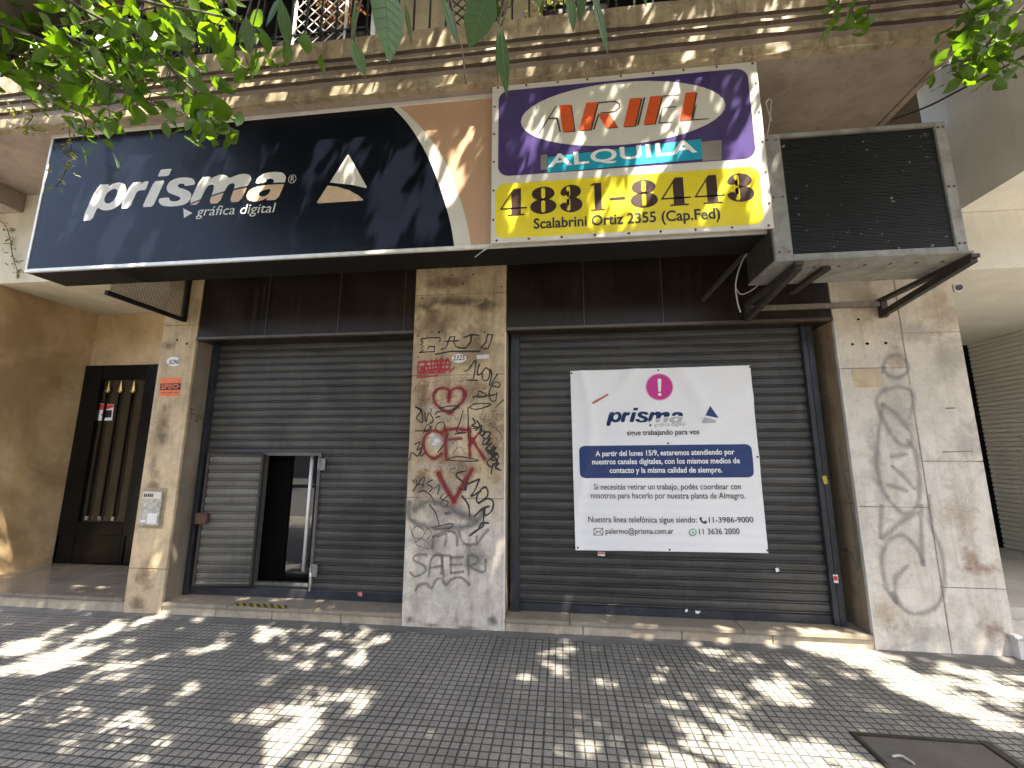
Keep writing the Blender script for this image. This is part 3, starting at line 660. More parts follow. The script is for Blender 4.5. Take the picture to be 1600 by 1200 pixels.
# ================================================================== SHOP SIGN
YS = -.83
sx0, sx1, sz0, sz1 = -4.365, 2.165, 3.205, 4.646
SG = empty('shop_sign', ((sx0+sx1)/2, -.6, sz0), 'long navy box sign with white italic lettering and peach end', 'sign')
mb = MB(); mb.box(sx0+.004, sx1-.004, YS+.02, -.50, sz0+.002, sz1); mb.build('sign_box', m_blackmat, SG)
fw_ = .032
mb = MB(); mb.box(sx0, sx1, YS-.008, YS+.019, sz0, sz0+fw_, .003); mb.box(sx0, sx1, YS-.008, YS+.019, sz1-fw_-.01, sz1-.001, .003)
mb.box(sx0, sx0+fw_*.8, YS-.0075, YS+.019, sz0+fw_+.0005, sz1-fw_-.0105, .003); mb.box(sx1-fw_, sx1, YS-.0075, YS+.019, sz0+fw_+.0005, sz1-fw_-.0105, .003); mb.build('frame', m_alu, SG)
mb = MB(); mb.box(sx0+.02, sx1-.02, YS, YS+.019, sz0+.02, sz1-.02); mb.build('face', m_peach, SG)
def bez(p0, p1, p2, n=24): return [tuple((1-t)**2*np.array(p0)+2*t*(1-t)*np.array(p1)+t*t*np.array(p2)) for t in np.linspace(0, 1, n)]
Zs = Zc(480, 220, 5.333)
def wxz(p, y=YS): q = W(*p, y=y); return (q[0], q[2])
ed = [(612, 166), (640, 197), (667, 242), (688, 295), (703, 345), (710, 385)]; ed2 = [(622, 165), (655, 196), (690, 242), (714, 297), (729, 345), (736, 384)]
E1 = [wxz(p) for p in smooth(ed, 6)]; E2 = [wxz(p) for p in smooth(ed2, 6)]
zt_, zb_ = sz1-fw_-.0115, sz0+fw_+.001
def clampz(P): return [(a, min(max(b, zb_), zt_)) for a, b in P]
E1 = clampz(E1); E2 = clampz(E2); E1[0] = (E1[0][0], zt_); E2[0] = (E2[0][0], zt_); E1[-1] = (E1[-1][0], zb_); E2[-1] = (E2[-1][0], zb_)
flat('navy_field', [[(sx0+fw_*.8+.001, zt_), *E1, (sx0+fw_*.8+.001, zb_)]], YS, m_navy, SG, .0015)
mb = MB()
V = [(a, YS-.0022, b) for a, b in E1]+[(a, YS-.0022, b) for a, b in E2]; k = len(E1); mb.add(V, [(i, i+1, k+i+1, k+i) for i in range(k-1)]); mb.build('ivory_arc', m_wv, SG, recalc=False)
# lettering
pa, pb = (150, 331), (438, 309)
A = W(*pa, y=YS)
m_word = two_tone('ivory and peach lettering', (.62, .60, .52), (.010, .013, .024), (.60, .42, .26), (0, 0, 0, 0, .01))
# sweep through the last letters, measured on the lettering
s0, s1_, s2_ = wxz((110+830/4.444, 230+398/4.444)), wxz((110+1050/4.444, 230+318/4.444)), wxz((110+1480/4.444, 230+252/4.444))
def set_sweep(mat, parent_loc):
    pts = [(p[0]-parent_loc[0], p[1]-parent_loc[2]) for p in (s0, s1_, s2_)]
    x0 = pts[0][0]; z0 = pts[0][1]; d1 = pts[1][0]-x0; d2 = pts[2][0]-x0; e1 = pts[1][1]-z0; e2 = pts[2][1]-z0
    q = (e2/d2-e1/d1)/(d2-d1); k_ = e1/d1-q*d1
    return (x0, z0, k_, q, .009)
m_word = two_tone('ivory and peach vinyl lettering', (.62, .60, .52), (.010, .013, .024), (.60, .42, .26), set_sweep(m_word, SG.location))
from mathutils.geometry import tessellate_polygon
LOGO = {'p': ([(195, 262), (275, 258), (266, 277), (300, 254), (345, 245), (382, 260), (392, 300), (378, 350), (345, 400), (300, 432), (250, 442), (215, 435), (190, 420), (152, 510), (78, 512)], [(288, 296), (315, 289), (332, 302), (325, 338), (300, 377), (268, 394), (243, 388), (237, 362), (255, 322)]),
        'r': ([(425, 250), (500, 240), (486, 264), (515, 240), (549, 236), (525, 300), (495, 299), (468, 308), (455, 330), (415, 425), (342, 430)], None), 'i': ([(585, 238), (660, 232), (575, 414), (500, 418)], None), 'dot': ([(630, 157), (708, 151), (685, 200), (608, 206)], None),
        's': ([(868, 262), (795, 272), (795, 257), (765, 253), (745, 268), (755, 283), (800, 295), (838, 315), (843, 350), (815, 390), (770, 407), (700, 414), (640, 408), (615, 385), (618, 356), (688, 350), (690, 370), (715, 379), (750, 374), (768, 360), (760, 346), (720, 332), (680, 315), (667, 282), (690, 240), (740, 216), (800, 210), (850, 218), (867, 240)], None),
        'm': ([(908, 210), (982, 205), (972, 226), (990, 212), (1040, 191), (1085, 196), (1108, 217), (1165, 192), (1215, 185), (1250, 195), (1259, 225), (1240, 258), (1182, 380), (1105, 385), (1146, 268), (1135, 250), (1105, 257), (1080, 290), (1035, 391), (962, 395), (1002, 276), (990, 258), (960, 266), (935, 302), (890, 399), (820, 405)], None),
        'a': ([(1285, 256), (1300, 215), (1350, 181), (1420, 172), (1478, 178), (1500, 205), (1490, 250), (1440, 367), (1362, 372), (1370, 353), (1330, 372), (1280, 380), (1236, 370), (1222, 340), (1240, 302), (1290, 276), (1370, 263), (1405, 256), (1418, 235), (1400, 219), (1370, 222), (1357, 247)], [(1382, 290), (1393, 300), (1376, 330), (1340, 346), (1309, 338), (1313, 315), (1340, 300)])}
def soften(P, k=.16):
    o = []
    for i in range(len(P)):
        a, b, c = (np.array(P[(i+j) % len(P)], float) for j in (-1, 0, 1)); o += [tuple(b+(a-b)*k), tuple(b+(c-b)*k)]
    return o
LOGO_M = {}      # the lettering in metres on the sign
for k_, (o_, h_) in LOGO.items():
    LOGO_M[k_] = [[wxz((110+a/4.444, 230+b/4.444)) for a, b in soften(q, .10 if k_ in ('i', 'dot') else .2)] for q in (o_, h_) if q]
def logo(name, fn, mat, parent):
    mb = MB()
    for loops in LOGO_M.values():
        T = tessellate_polygon([[Vector((a, b, 0)) for a, b in q] for q in loops]); P = [p for q in loops for p in q]; mb.add([fn(a, b) for a, b in P], [tuple(t) for t in T])
    return mb.build(name, mat, parent, recalc=False)
logo('lettering', lambda a, b: (a, YS-.0035, b), m_word, SG)['label'] = 'large italic ivory and peach lettering' 
text('lettering', 'gráfica digital', (307, 338), (428, 332), .092, YS, m_wv, SG, .0, .14, off=.0035)
c = W(457, 280, y=YS); t0 = text('lettering', 'R', (454.5, 284), (460, 283.5), .05, YS, m_wv, SG, .0, off=.0035)
ring = [(c[0]+.038*math.cos(a), c[2]+.042*math.sin(a)) for a in np.linspace(0, 2*math.pi, 25)]; ri = [(c[0]+.033*math.cos(a), c[2]+.037*math.sin(a)) for a in np.linspace(0, 2*math.pi, 25)]
mb = MB(); mb.add([(a, YS-.0035, b) for a, b in ring+ri], [(i, i+1, 26+i, 25+i) for i in range(24)]); mb.build('registered_ring', m_wv, SG, recalc=False)
poly('logo_arrow', [[(287, 326), (288, 341), (301, 333)]], YS, m_wv, SG, .0035)
poly('logo_triangle', [Zs([(340, 117), (350, 122), (497, 385), (494, 396), (370, 368), (190, 349)])], YS, m_wv, SG, .0035)
poly('logo_triangle', [Zs([(172, 375), (250, 384), (350, 414), (430, 458), (468, 492), (462, 499), (95, 523), (82, 514)])], YS, plain('light peach vinyl', (.58, .43, .28), .22), SG, .0035)
bA, bB = W(*zb(306, 400), y=YBn), W(*zb(690, 390), y=YBn)
lx0 = min(a for a, b in LOGO_M['p'][0]); lx1 = max(a for a, b in LOGO_M['a'][0]); lz0 = min(b for a, b in LOGO_M['r'][0]); kk = (bB[0]-W(*zb(292, 418), y=YBn)[0])/(lx1-lx0)
bx0 = W(*zb(292, 418), y=YBn)[0]; bz0 = bA[2]
def onb(a, b): x, z = bx0+(a-lx0)*kk, bz0+(b-lz0)*kk*1.02; return (x, bsurf(x, z)-.0040, z)
swp = [onb(*p) for p in (s0, s1_, s2_)]
def sweepb(L):
    p = [(q[0]-L[0], q[2]-L[2]) for q in swp]; d1, d2, e1, e2 = p[1][0]-p[0][0], p[2][0]-p[0][0], p[1][1]-p[0][1], p[2][1]-p[0][1]; q = (e2/d2-e1/d1)/(d2-d1); return (p[0][0], p[0][1], e1/d1-q*d1, q, .003)
logo('logo_lettering', onb, two_tone('navy and silver ink', (.012, .03, .10), (.80, .80, .79), (.45, .45, .46), sweepb(BN.location)), BN)['label'] = 'navy italic logo lettering turning silver at the right'
# hanging end mesh under the sign
def perf():
    t = NT('perforated sheet'); s = t.sep(t.coord('Object', (70, 70, 70)))
    fx = t.math('ABSOLUTE', t.math('SUBTRACT', t.math('FRACT', t.math('ADD', s[1], 100)), .5)); fz = t.math('ABSOLUTE', t.math('SUBTRACT', t.math('FRACT', t.math('ADD', s[2], 100.)), .5))
    d = t.math('MAXIMUM', fx, fz); t.l(t.math('GREATER_THAN', d, .33), t.b.inputs['Alpha']); t.b.inputs['Base Color'].default_value = (.05, .035, .028, 1); t.rough(.5); return t.m
GM = empty('vent_grille', (-3.47, -.3, 3.0), 'black framed perforated metal grille hanging under the sign', 'grille')
mb = MB(); mb.add([(-3.47, -.80, 2.99), (-3.47, .0, 3.0), (-3.47, .0, 3.52), (-3.47, -.49, 3.52), (-3.47, -.49, 3.2), (-3.47, -.8, 3.2)], [(0, 1, 2, 3, 4, 5)]); mb.build('mesh_panel', perf(), GM, recalc=False)
mb = MB(); mb.box(-3.50, -3.462, -.82, -.004, 2.96, 3.0, .003); mb.box(-3.50, -3.462, -.05, -.004, 3.001, 3.5); mb.build('frame', m_blackmat, GM)
mb = MB(); mb.box(-4.3, -3.52, -.49, .0, 3.5205-.03, 3.5205-.004); mb.build('backing_plate', m_brownp, GM)

# ================================================================== RENTAL SIGN
YA = -.905
ac = [W(*p, y=YA) for p in ((769, 134), (1184, 91), (1207, 354), (767, 382))]
ax0, ax1 = (ac[0][0]+ac[3][0])/2, (ac[1][0]+ac[2][0])/2; az0, az1 = (ac[2][2]+ac[3][2])/2, min((ac[0][2]+ac[1][2])/2, ZS-.008)
AS = empty('rental_sign', ((ax0+ax1)/2, YA, az0), 'violet and yellow estate agent board with phone number over the box sign', 'sign')
def azf(x, z): return YA
mb = MB(); mb.box(ax0, ax1, YA, YA+.02, az0, az1, .004); mb.box(ax0+.3, ax0+.36, YA+.0205, YS-.009, az0+.1, az1-.1); mb.box(ax1-.36, ax1-.3, YA+.0205, YS-.009, az0+.1, az1-.1); mb.build('board', m_bw, AS)
Za = Zc(760, 60, 3.1587)
def apx(P): return [wxz(p, YA) for p in Za(P)]
def fitz(P): return P
v0 = apx([(42, 262)])[0]; v1 = apx([(1330, 590)])[0]; v2 = apx([(60, 683)])[0]; v3 = apx([(1300, 135)])[0]
vx0, vx1 = ax0+.055, ax1-.075; vz1 = az1-.055; vz0 = (v2[1]+v1[1])/2
flat('violet_panel', [rrect(vx0, vx1, vz0, vz1, .09)], YA, m_violet, AS, .0015)
y0_ = apx([(45, 980), (1330, 930)]); y1_ = apx([(60, 715), (1300, 640)])
flat('yellow_panel', [rrect(vx0-.02, vx1+.01, az0+.035, 3.718, .08)], YA, m_yellow, AS, .0015)
e = apx([(170, 400), (1178, 320), (720, 212), (620, 530)])
flat('oval', [ell((e[0][0]+e[1][0])/2, (e[2][1]+e[3][1])/2, (e[1][0]-e[0][0])/2, (e[2][1]-e[3][1])/2)], YA, m_wv, AS, .0027)
Zl = Zc(800, 120, 4.444)
L_ar = [[(328, 200), (408, 196), (432, 378), (352, 385)], [(515, 183), (595, 178), (545, 370), (465, 374)], [(600, 262), (672, 258), (730, 352), (655, 358), (612, 290)],
        [(818, 153), (896, 148), (852, 343), (772, 349)], [(958, 140), (1040, 133), (990, 327), (912, 334)], [(1205, 113), (1278, 107), (1240, 300), (1162, 308)]]
L_th = [[(303, 205), (312, 205), (190, 398), (178, 402)], [(252, 288), (318, 284), (340, 386), (330, 388), (308, 294), (252, 298)],
        [(596, 178), (715, 168), (750, 185), (752, 215), (725, 245), (665, 256), (612, 258), (614, 250), (665, 247), (715, 236), (740, 212), (738, 190), (710, 178), (596, 188)], [(598, 258), (608, 258), (574, 368), (560, 370)],
        [(914, 146), (926, 145), (880, 338), (867, 340)], [(1045, 133), (1166, 122), (1163, 130), (1050, 142)], [(1050, 213), (1142, 206), (1140, 213), (1048, 221)], [(1040, 220), (1049, 219), (1027, 318), (1110, 313), (1108, 321), (1015, 328)],
        [(1273, 200), (1282, 199), (1258, 297), (1368, 290), (1365, 297), (1248, 307)]]
sh = lambda P, dx, dy: [(a+dx, b+dy) for a, b in P]
poly('lettering_shadow', [Zl(sh(P, 9, 5)) for P in L_ar], YA, m_dkbrown, AS, .0037, .0008)
poly('lettering', [Zl(P) for P in L_ar], YA, m_orange, AS, .0047, .0008, label='bold slanted orange lettering')
poly('lettering', [Zl(P) for P in L_th], YA, m_dkbrown, AS, .0045, .0008, label='thin brown strokes of the lettering')
q = apx([(302, 588), (1060, 500), (1065, 596), (300, 664)])
poly('cyan_strip', [Za([(302, 588), (1060, 498), (1066, 597), (302, 664)])], YA, m_cyan, AS, .0045)
poly('grey_patch', [Za([(1061, 512), (1160, 503), (1160, 600), (1067, 606)]), Za([(268, 577), (300, 574), (300, 647), (268, 650)])], YA, m_greypatch, AS, .0035)
text('lettering', 'ALQUILA', (760+305/3.1587, 60+637/3.1587), (760+1040/3.1587, 60+562/3.1587), .112, YA, m_wtext, AS, .02, .0, 1.06, off=.0055)
text('lettering', 'Scalabrini Ortiz 2355 (Cap.Fed)', (760+233/3.1587, 60+940/3.1587), (760+1155/3.1587, 60+888/3.1587), .088, YA, m_ink, AS, .022, off=.0035)
# fat-face numerals drawn by hand in a unit box (x 0..1, z 0..1)
def num(ch, cx, cz, w_, h_):
    d = []; y_ = []
    if ch == '4':
        d = [[(.50, 1), (.78, 1), (.78, .06), (.92, .05), (.92, 0), (.28, 0), (.28, .05), (.42, .06), (.42, .80), (.08, .30), (1, .30), (1, .245), (0, .245), (0, .28)]]
    elif ch == '8':
        d = [ell(.5, .745, .43, .255), ell(.5, .275, .49, .275)]; y_ = [rrect(.425, .575, .57, .95, .07), rrect(.425, .575, .06, .49, .07)]
    elif ch == '3':
        d = [ell(.5, .75, .43, .25), ell(.5, .275, .48, .275)]
        y_ = [rrect(.30, .46, .56, .945, .075), rrect(.30, .46, .06, .495, .075), [(-.1, .52), (.42, .52), (.42, .80), (.2, .66), (-.1, .66)], [(-.1, .30), (.2, .30), (.42, .25), (.42, .53), (-.1, .53)]]
    elif ch == '1': d = [[(.30, 1), (.72, 1), (.72, .06), (.88, .05), (.88, 0), (.12, 0), (.12, .05), (.34, .06), (.34, .93), (.12, .90), (.12, .94)]]
    elif ch == '-': d = [[(.05, .34), (.95, .34), (.95, .44), (.05, .44)]]
    f = lambda P: [(cx+a*w_, cz+b*h_) for a, b in P]
    extra = [f(ell(.19, .72, .15, .115, 20)), f(ell(.19, .23, .16, .125, 20))] if ch == '3' else []
    return [f(p) for p in d], [f(p) for p in y_], extra
gx_ = [(68, 878, 200, 745), (215, 868, 348, 738), (362, 860, 478, 730), (505, 853, 597, 722), (607, 850, 692, 775), (712, 838, 850, 705), (865, 830, 1012, 690), (1030, 816, 1178, 676), (1190, 806, 1330, 668)]
D, Y_, X_ = [], [], []
for ch, (a, b, c_, d_) in zip('4831-8443', gx_):
    p, q = apx([(a, b)])[0], apx([(c_, b)])[0]; t_ = apx([((a+c_)/2, d_-5)])[0]; base = (p[1]+q[1])/2
    hh = .238
    base = 3.430
    o = num(ch, p[0], base, q[0]-p[0], hh); D += o[0]; Y_ += o[1]; X_ += o[2]
flat('numerals', D, YA, m_dkbrown, AS, .0028, .0006, label='fat black telephone number'); flat('numeral_counters', Y_, YA, m_yellow, AS, .0036, .0006); flat('numeral_terminals', X_, YA, m_dkbrown, AS, .0044, .0006)
mb = MB()
for x in np.linspace(ax0+.04, ax1-.04, 9):
    for z in (az0+.02, az1-.02): mb.tube([(x+rnd.uniform(-.02, .02), YA-.004, z), (x, YA+.01, z)], .009, 8)
for z in np.linspace(az0+.2, az1-.2, 5):
    for x in (ax0+.02, ax1-.02): mb.tube([(x, YA-.004, z), (x, YA+.01, z)], .009, 8)
mb.build('screws', m_rust, AS)

# ================================================================== AIR CONDITIONER
YC = -.90
cx0, cx1, cz0, cz1 = 2.15, 3.42, 2.955, 3.985
AC = empty('air_conditioner', ((cx0+cx1)/2, -.68, cz0), 'old air conditioner condenser with a black finned face on angle brackets', 'air conditioner')
gx0, gx1 = W(1228, 300, y=YC)[0], W(1476, 300, y=YC)[0]
gx0, gx1 = 2.275, 3.345
mb = MB(); mb.box(cx0, gx0, YC, -.46, cz0, cz1, .004); mb.box(gx1+.0, cx1, YC, -.46, cz0, cz1, .004); mb.box(gx0+.0005, gx1-.0005, YC+.001, -.46, cz1-.035, cz1-.001, .002); mb.box(gx0+.0005, gx1-.0005, YC+.001, -.46, cz0+.001, cz0+.04, .002); mb.box(gx0, gx1, -.5, -.462, cz0+.041, cz1-.036)
mb.build('casing', m_acc, AC)
MB().box(cx0-.006, cx0-.0005, YC+.02, -.462, cz0+.002, cz1-.01).build('side_panel', m_angle, AC)
def finmat():
    t = NT('dirty black fins'); v = t.coord(); n = t.noise(v, 6, 6, .65); sp = t.noise(v, 21, 3, .5); n3 = t.noise(t.coord(scale=(2, 1, 14)), 4, 5, .6)
    c = t.mix(t.ramp(n, [(.4, 0), (.7, 1)]), (.004, .004, .0035), (.010, .0095, .008)); c = t.mix(t.ramp(n3, [(.58, 0), (.75, .6)]), c, (.035, .032, .027)); c = t.mix(t.ramp(sp, [(.70, 0), (.715, .8)]), c, (.5, .48, .43))
    t.col(c).rough(.5); return t.m
mb = MB(); nf = 84
for i in range(nf):
    z = cz0+.042+(cz1-cz0-.08)*i/nf; a = rnd.uniform(-.002, .002); mb.box(gx0+.001, gx1-.001, YC+.012+a, YC+.10, z, z+.0058)
mb.box(gx0+.001, gx1-.001, YC+.028, YC+.12, cz0+.0415, cz1-.0365); mb.build('fins', finmat(), AC)
mb = MB(); mb.box(cx0-.012, cx1+.02, YC-.012, -.46, cz0-.016, cz0-.0005, .003); mb.build('base_pan', m_acc, AC)
mb = MB()
for x in (cx0+.03, gx0-.03, gx1+.02, cx1-.02):
    for z in (cz0+.06, cz0+.5, cz1-.05): mb.tube([(x, YC-.004, z), (x, YC+.01, z)], .008, 8)
for x in np.linspace(gx0+.2, gx1, 6): mb.tube([(x, YC+.12, cz0-.019), (x, YC+.12, cz0-.01)], .012, 8)
mb.build('screws', m_rust, AC)
AB = empty('wall_bracket', (2.9, 0, 2.8), 'rusty angle iron bracket frame carrying the air conditioner', 'bracket')
for x in (2.31, 3.455):
    mb = MB(); mb.box(x-.028, x+.028, -.05, -.004, 2.765, cz0-.02, .003); mb.build('upright', m_angle, AB)
    mb = MB(); mb.bar((x, -.04, 2.80), (x, -.88, cz0-.05), .045, .05); mb.build('diagonal_brace', m_angle, AB)
    mb = MB(); mb.box(x-.03, x+.03, -.90, -.004, cz0-.045, cz0-.017, .003); mb.build('bearer', m_angle, AB)
mb = MB(); mb.box(2.30, 3.43, -.036, -.004, 2.935, 2.98, .003) if False else mb.box(2.34, 3.426, -.045, -.006, 2.865, 2.91, .003); mb.build('cross_rail', m_rail2, AB)
mb = MB(); mb.box(2.52, 2.58, -.80, -.30, cz0-.05, cz0-.018, .003); mb.build('bearer', m_angle, AB)
BR = tag(MB().bar(W(1097, 470, y=-.02), W(1178, 382, y=-.52), .03, .03).build('sign_strut', m_angle), 'thin dark diagonal strut running from the lintel up to the box sign', 'strut')
# cables
def cable(name, pts, r, mat, label, group=None, parent=None):
    return tag(MB().tube([Vector(p) for p in smooth(pts, 8)], r, 6).build(name, mat, None, True), label, 'cable', group)
cable('cable', [W(1395, 186, y=-.12), W(1450, 166, y=-.3), W(1520, 130, y=-.7), W(1600, 88, y=-1.4), W(1650, 55, y=-2.0)], .008, m_cable, 'thin black cable sagging from the condenser to the upper right')
cable('cable', [W(1190, 378, y=-.5), W(1163, 402, y=-.48), W(1150, 440, y=-.42), W(1152, 470, y=-.4), W(1157, 488, y=-.38)], .006, m_wire, 'pale loose wire hanging below the box sign end')
cable('cable', [W(1176, 392, y=-.5), W(1190, 400, y=-.5), W(1198, 418, y=-.45), W(1185, 445, y=-.4), W(1160, 460, y=-.35), W(1150, 450, y=-.35)], .004, m_wire, 'thin grey wire looping beside the bracket')
cable('cable', [W(1206, 190, y=-.86), W(1197, 162, y=-.87), W(1205, 158, y=-.87), W(1201, 200, y=-.86), W(1194, 230, y=-.86)], .004, m_wire, 'short white wire bent along the right edge of the estate board')
cable('cable', [W(748, 397, y=-.845), W(755, 392, y=-.86), W(768, 384, y=-.86), W(760, 388, y=-.87), W(742, 402, y=-.85)], .004, m_wire, 'frayed wire end under the middle of the box sign')

# ================================================================== ENTRANCE DOOR
ED = empty('entrance_door', (-5.3, YD, .14), 'black entrance door with brass tipped bars in the left porch', 'door')
def dz(px, py): q = W(px, py, y=YD-.03); return q[0], q[2]
dx0, dx1 = XLF+.004, -4.36
l0 = dz(140, 610); 
gx0, gx1 = W(160, 620, y=YD)[0], W(228, 620, y=YD)[0]
gz1 = W(195, 593, y=YD)[2]; gz0 = W(160, 815, y=YD)[2]; pz1 = W(150, 836, y=YD)[2]
mb = MB(); mb.box(dx0, gx0, YD-.05, YD+.05, .141, 2.757, .004); mb.box(gx1, dx1, YD-.05, YD+.05, .141, 2.757, .004); mb.box(gx0+.0005, gx1-.0005, YD-.049, YD+.05, gz1, 2.756, .004); mb.box(gx0+.0005, gx1-.0005, YD-.049, YD+.05, .142, gz0, .004)
mb.build('door_frame', m_black, ED)
mb = MB(); q0, q1 = W(97, 836, y=YD)[0], W(203, 836, y=YD)[0]
mb.box(q0, q1, YD-.062, YD-.0505, pz1-.008, pz1+.006, .002); mb.box(q0, q0+.014, YD-.062, YD-.0505, .16, pz1-.0085, .002); mb.box(q1-.014, q1, YD-.062, YD-.0505, .16, pz1-.0085, .002); mb.box(q0, q1, YD-.062, YD-.0505, .145, .1595, .002); mb.build('kick_panel', m_black, ED)
t = NT('smoked glass'); t.b.inputs['Base Color'].default_value = (.035, .028, .016, 1); t.rough(.04); t.b.inputs['Specular IOR Level'].default_value = .8
mb = MB(); mb.box(gx0-.01, gx1+.01, YD+.0, YD+.01, gz0-.01, gz1+.01); mb.build('glass_pane', t.m, ED)
for k, px in enumerate((171, 190, 210)):
    t0 = W(px, 596, y=YD-.02); x = t0[0]; zt = t0[2]
    zb0 = gz0+.02
    o = MB(); o.box(x-.011, x+.011, YD-.032, YD-.012, zb0, zt-.16, .002); o = o.build('bar', m_black, ED)
    tip = MB(); tip.add([(x-.032, YD-.026, zt-.13), (x, YD-.036, zt-.145), (x+.032, YD-.026, zt-.13), (x, YD-.014, zt-.13), (x, YD-.024, zt+.02), (x, YD-.024, zt-.17)], [(0, 1, 4), (1, 2, 4), (2, 3, 4), (3, 0, 4), (1, 0, 5), (2, 1, 5), (3, 2, 5), (0, 3, 5)]); tip.box(x-.045, x+.045, YD-.030, YD-.020, zt-.142, zt-.128, .003); tip.build('spear_tip', m_brass, o)
    fz = MB(); fz.box(x-.018, x+.018, YD-.038, YD-.0125, zb0, zb0+.05, .004); fz.build('bar_foot', m_steel, o)
mb = MB(); s0_ = [W(*p, y=YD-.006) for p in ((152, 630), (178, 632), (175, 657), (147, 657))]; mb.plate(s0_, .001, (0, -1, 0)); o = tag(mb.build('sticker', m_stick), 'small red and white notice on the glass of the entrance door', 'sticker')
mb = MB(); mb.plate([W(*p, y=YD-.0075) for p in ((152, 630.5), (178, 632.5), (176.5, 637), (165, 640), (150, 641))], .0008, (0, -1, 0)); mb.build('sticker_print', m_red, o)
mb = MB(); mb.plate([W(*p, y=YD-.0075) for p in ((158, 648), (166, 641), (175, 641), (174, 652), (163, 653))], .0008, (0, -1, 0)); mb.build('sticker_print', m_ink, o)

# ================================================================== LEFT PILLAR FITTINGS
mb = MB(); ip = [W(*p, y=0) for p in ((227, 767), (258, 767), (251, 821), (221, 820))]
ix0, ix1 = (ip[0][0]+ip[3][0])/2, (ip[1][0]+ip[2][0])/2; iz0, iz1 = (ip[2][2]+ip[3][2])/2, (ip[0][2]+ip[1][2])/2
IC = empty('intercom', ((ix0+ix1)/2, 0, iz0), 'steel intercom panel with worn stickers on the narrow left pillar', 'intercom')
mb = MB(); mb.box(ix0-.02, ix1+.025, -.006, -.0006, iz0-.03, iz1+.03, .002); mb.build('back_plate', plain('scraped mortar patch', (.36, .28, .17), .85, 0, .3, 40), IC)
mb = MB(); mb.box(ix0, ix1, -.028, -.0065, iz0, iz1, .004); mb.build('panel', plain('scratched steel', (.42, .40, .36), .4, .4, .45, 28), IC)
mb = MB(); mb.box(ix0+.006, ix1-.006, -.031, -.0285, iz1-.075, iz1-.008, .001); mb.build('speaker_plate', m_steel, IC)
mb = MB()
for k in range(5): mb.box(ix0+.02+k*.022, ix0+.034+k*.022, -.0335, -.0312, iz1-.06, iz1-.025, .001)
mb.build('button', m_ink, IC)
mb = MB(); mb.box(ix0+.02, ix0+.08, -.0315, -.0287, iz0+.03, iz0+.055, .001); mb.box(ix0+.09, ix1-.02, -.0315, -.0287, iz0+.02, iz0+.12, .001); mb.build('label_strip', m_stick, IC)
def sticker(P, mat, label, y=0, off=.002, smoothed=False, group=None):
    mb = MB(); mb.plate([W(*p, y=y-off+.001) for p in P], .001, (0, -1, 0)); return tag(mb.build('sticker', mat), label, 'sticker', group)
o = sticker([(251, 591), (283.5, 590), (280.5, 618.5), (248.5, 619)], m_sticko, 'orange rectangular sticker with dark lettering band on the narrow left pillar')
mb = MB(); mb.plate([W(*p, y=-.0022) for p in ((250.5, 599.5), (282.5, 598.5), (281.6, 609), (249.8, 609.6))], .0006, (0, -1, 0)); mb.build('sticker_band', m_dkbrown, o)
text('sticker_lettering', 'SPS', (251.5, 608), (268, 607.5), .050, 0, m_sticko, o, .02, .1, off=.0042)
text('sticker_lettering', '---- ---- ---', (252, 615.5), (279, 615), .014, 0, m_dkbrown, o, .02, off=.0042)
c = W(274.5, 603.6, y=0); flat('sticker_print', [ell(c[0], c[2], .040, .024, 20)], 0, m_sticko, o, .0042); flat('sticker_print', [ell(c[0], c[2], .026, .014, 16)], 0, m_dkbrown, o, .005)
cc = [(271.5+11*math.cos(k*.35), 565+7.5*math.sin(k*.35)) for k in range(18)]
o = sticker(cc, m_stick, 'white oval sticker with scribbled lettering high on the narrow left pillar')
text('sticker_lettering', 'SONS', (263.5, 569.5), (281, 568.5), .05, 0, m_ink, o, .01, .2, off=.004)

# ================================================================== GRAFFITI
g_blk = spray('black marker', (.02, .018, .016), .93, .25, .3); g_red = spray('dark red spray', (.22, .008, .012), .95, .75, .9); g_red2 = spray('crimson spray', (.40, .02, .04), .9, .45, .5)
g_gry = spray('faded grey spray', (.17, .155, .13), .62, .85, 1.0); g_thin = spray('thin grey marker', (.13, .10, .08), .6, .3, .5); g_wht = spray('white chalk', (.68, .66, .62), .75, .4, .6); g_pink = spray('faint red marker', (.45, .10, .07), .5, .3, .5)
g_gr2 = spray('grey spray', (.24, .23, .205), .46, .9, .9); g_brn = spray('brown smear', (.16, .075, .03), .6, .85, .9)
z7 = Zc(640, 500, 5.456); z8 = Zc(630, 700, 4.618); z1 = Zc(1240, 420, 1.936)
def G(name, z, st, wd, mat, par, label, **k): return ribbons(name, [z(s) for s in st], wd, 0, mat, par, label, **k)
G('graffiti', z7, [[(105, 160), (95, 175), (115, 190), (95, 210), (118, 225), (95, 245), (118, 258), (85, 278)], [(105, 160), (180, 150), (262, 152), (258, 182)], [(85, 278), (150, 272), (215, 270), (212, 228), (160, 227), (158, 246)],
  [(268, 250), (310, 240), (345, 145), (385, 140), (378, 190), (390, 225), (430, 238), (475, 240)], [(300, 182), (415, 178)], [(465, 148), (530, 125), (590, 130)], [(530, 125), (520, 190), (480, 240)],
  [(665, 125), (708, 125), (690, 190), (668, 245), (640, 243), (605, 243), (650, 190), (665, 125)], [(220, 293), (350, 268), (600, 268)]], .0185, g_blk, pM, 'black angular tag reading GATO', curve=False)
G('graffiti', z7, [[(80, 360), (330, 345)], [(75, 400), (345, 380)], [(80, 430), (340, 420)], [(75, 455), (300, 445)]], .036, spray('pale crimson fill', (.5, .06, .08), .72, .6, .7), pM, 'crimson scribbled fill')
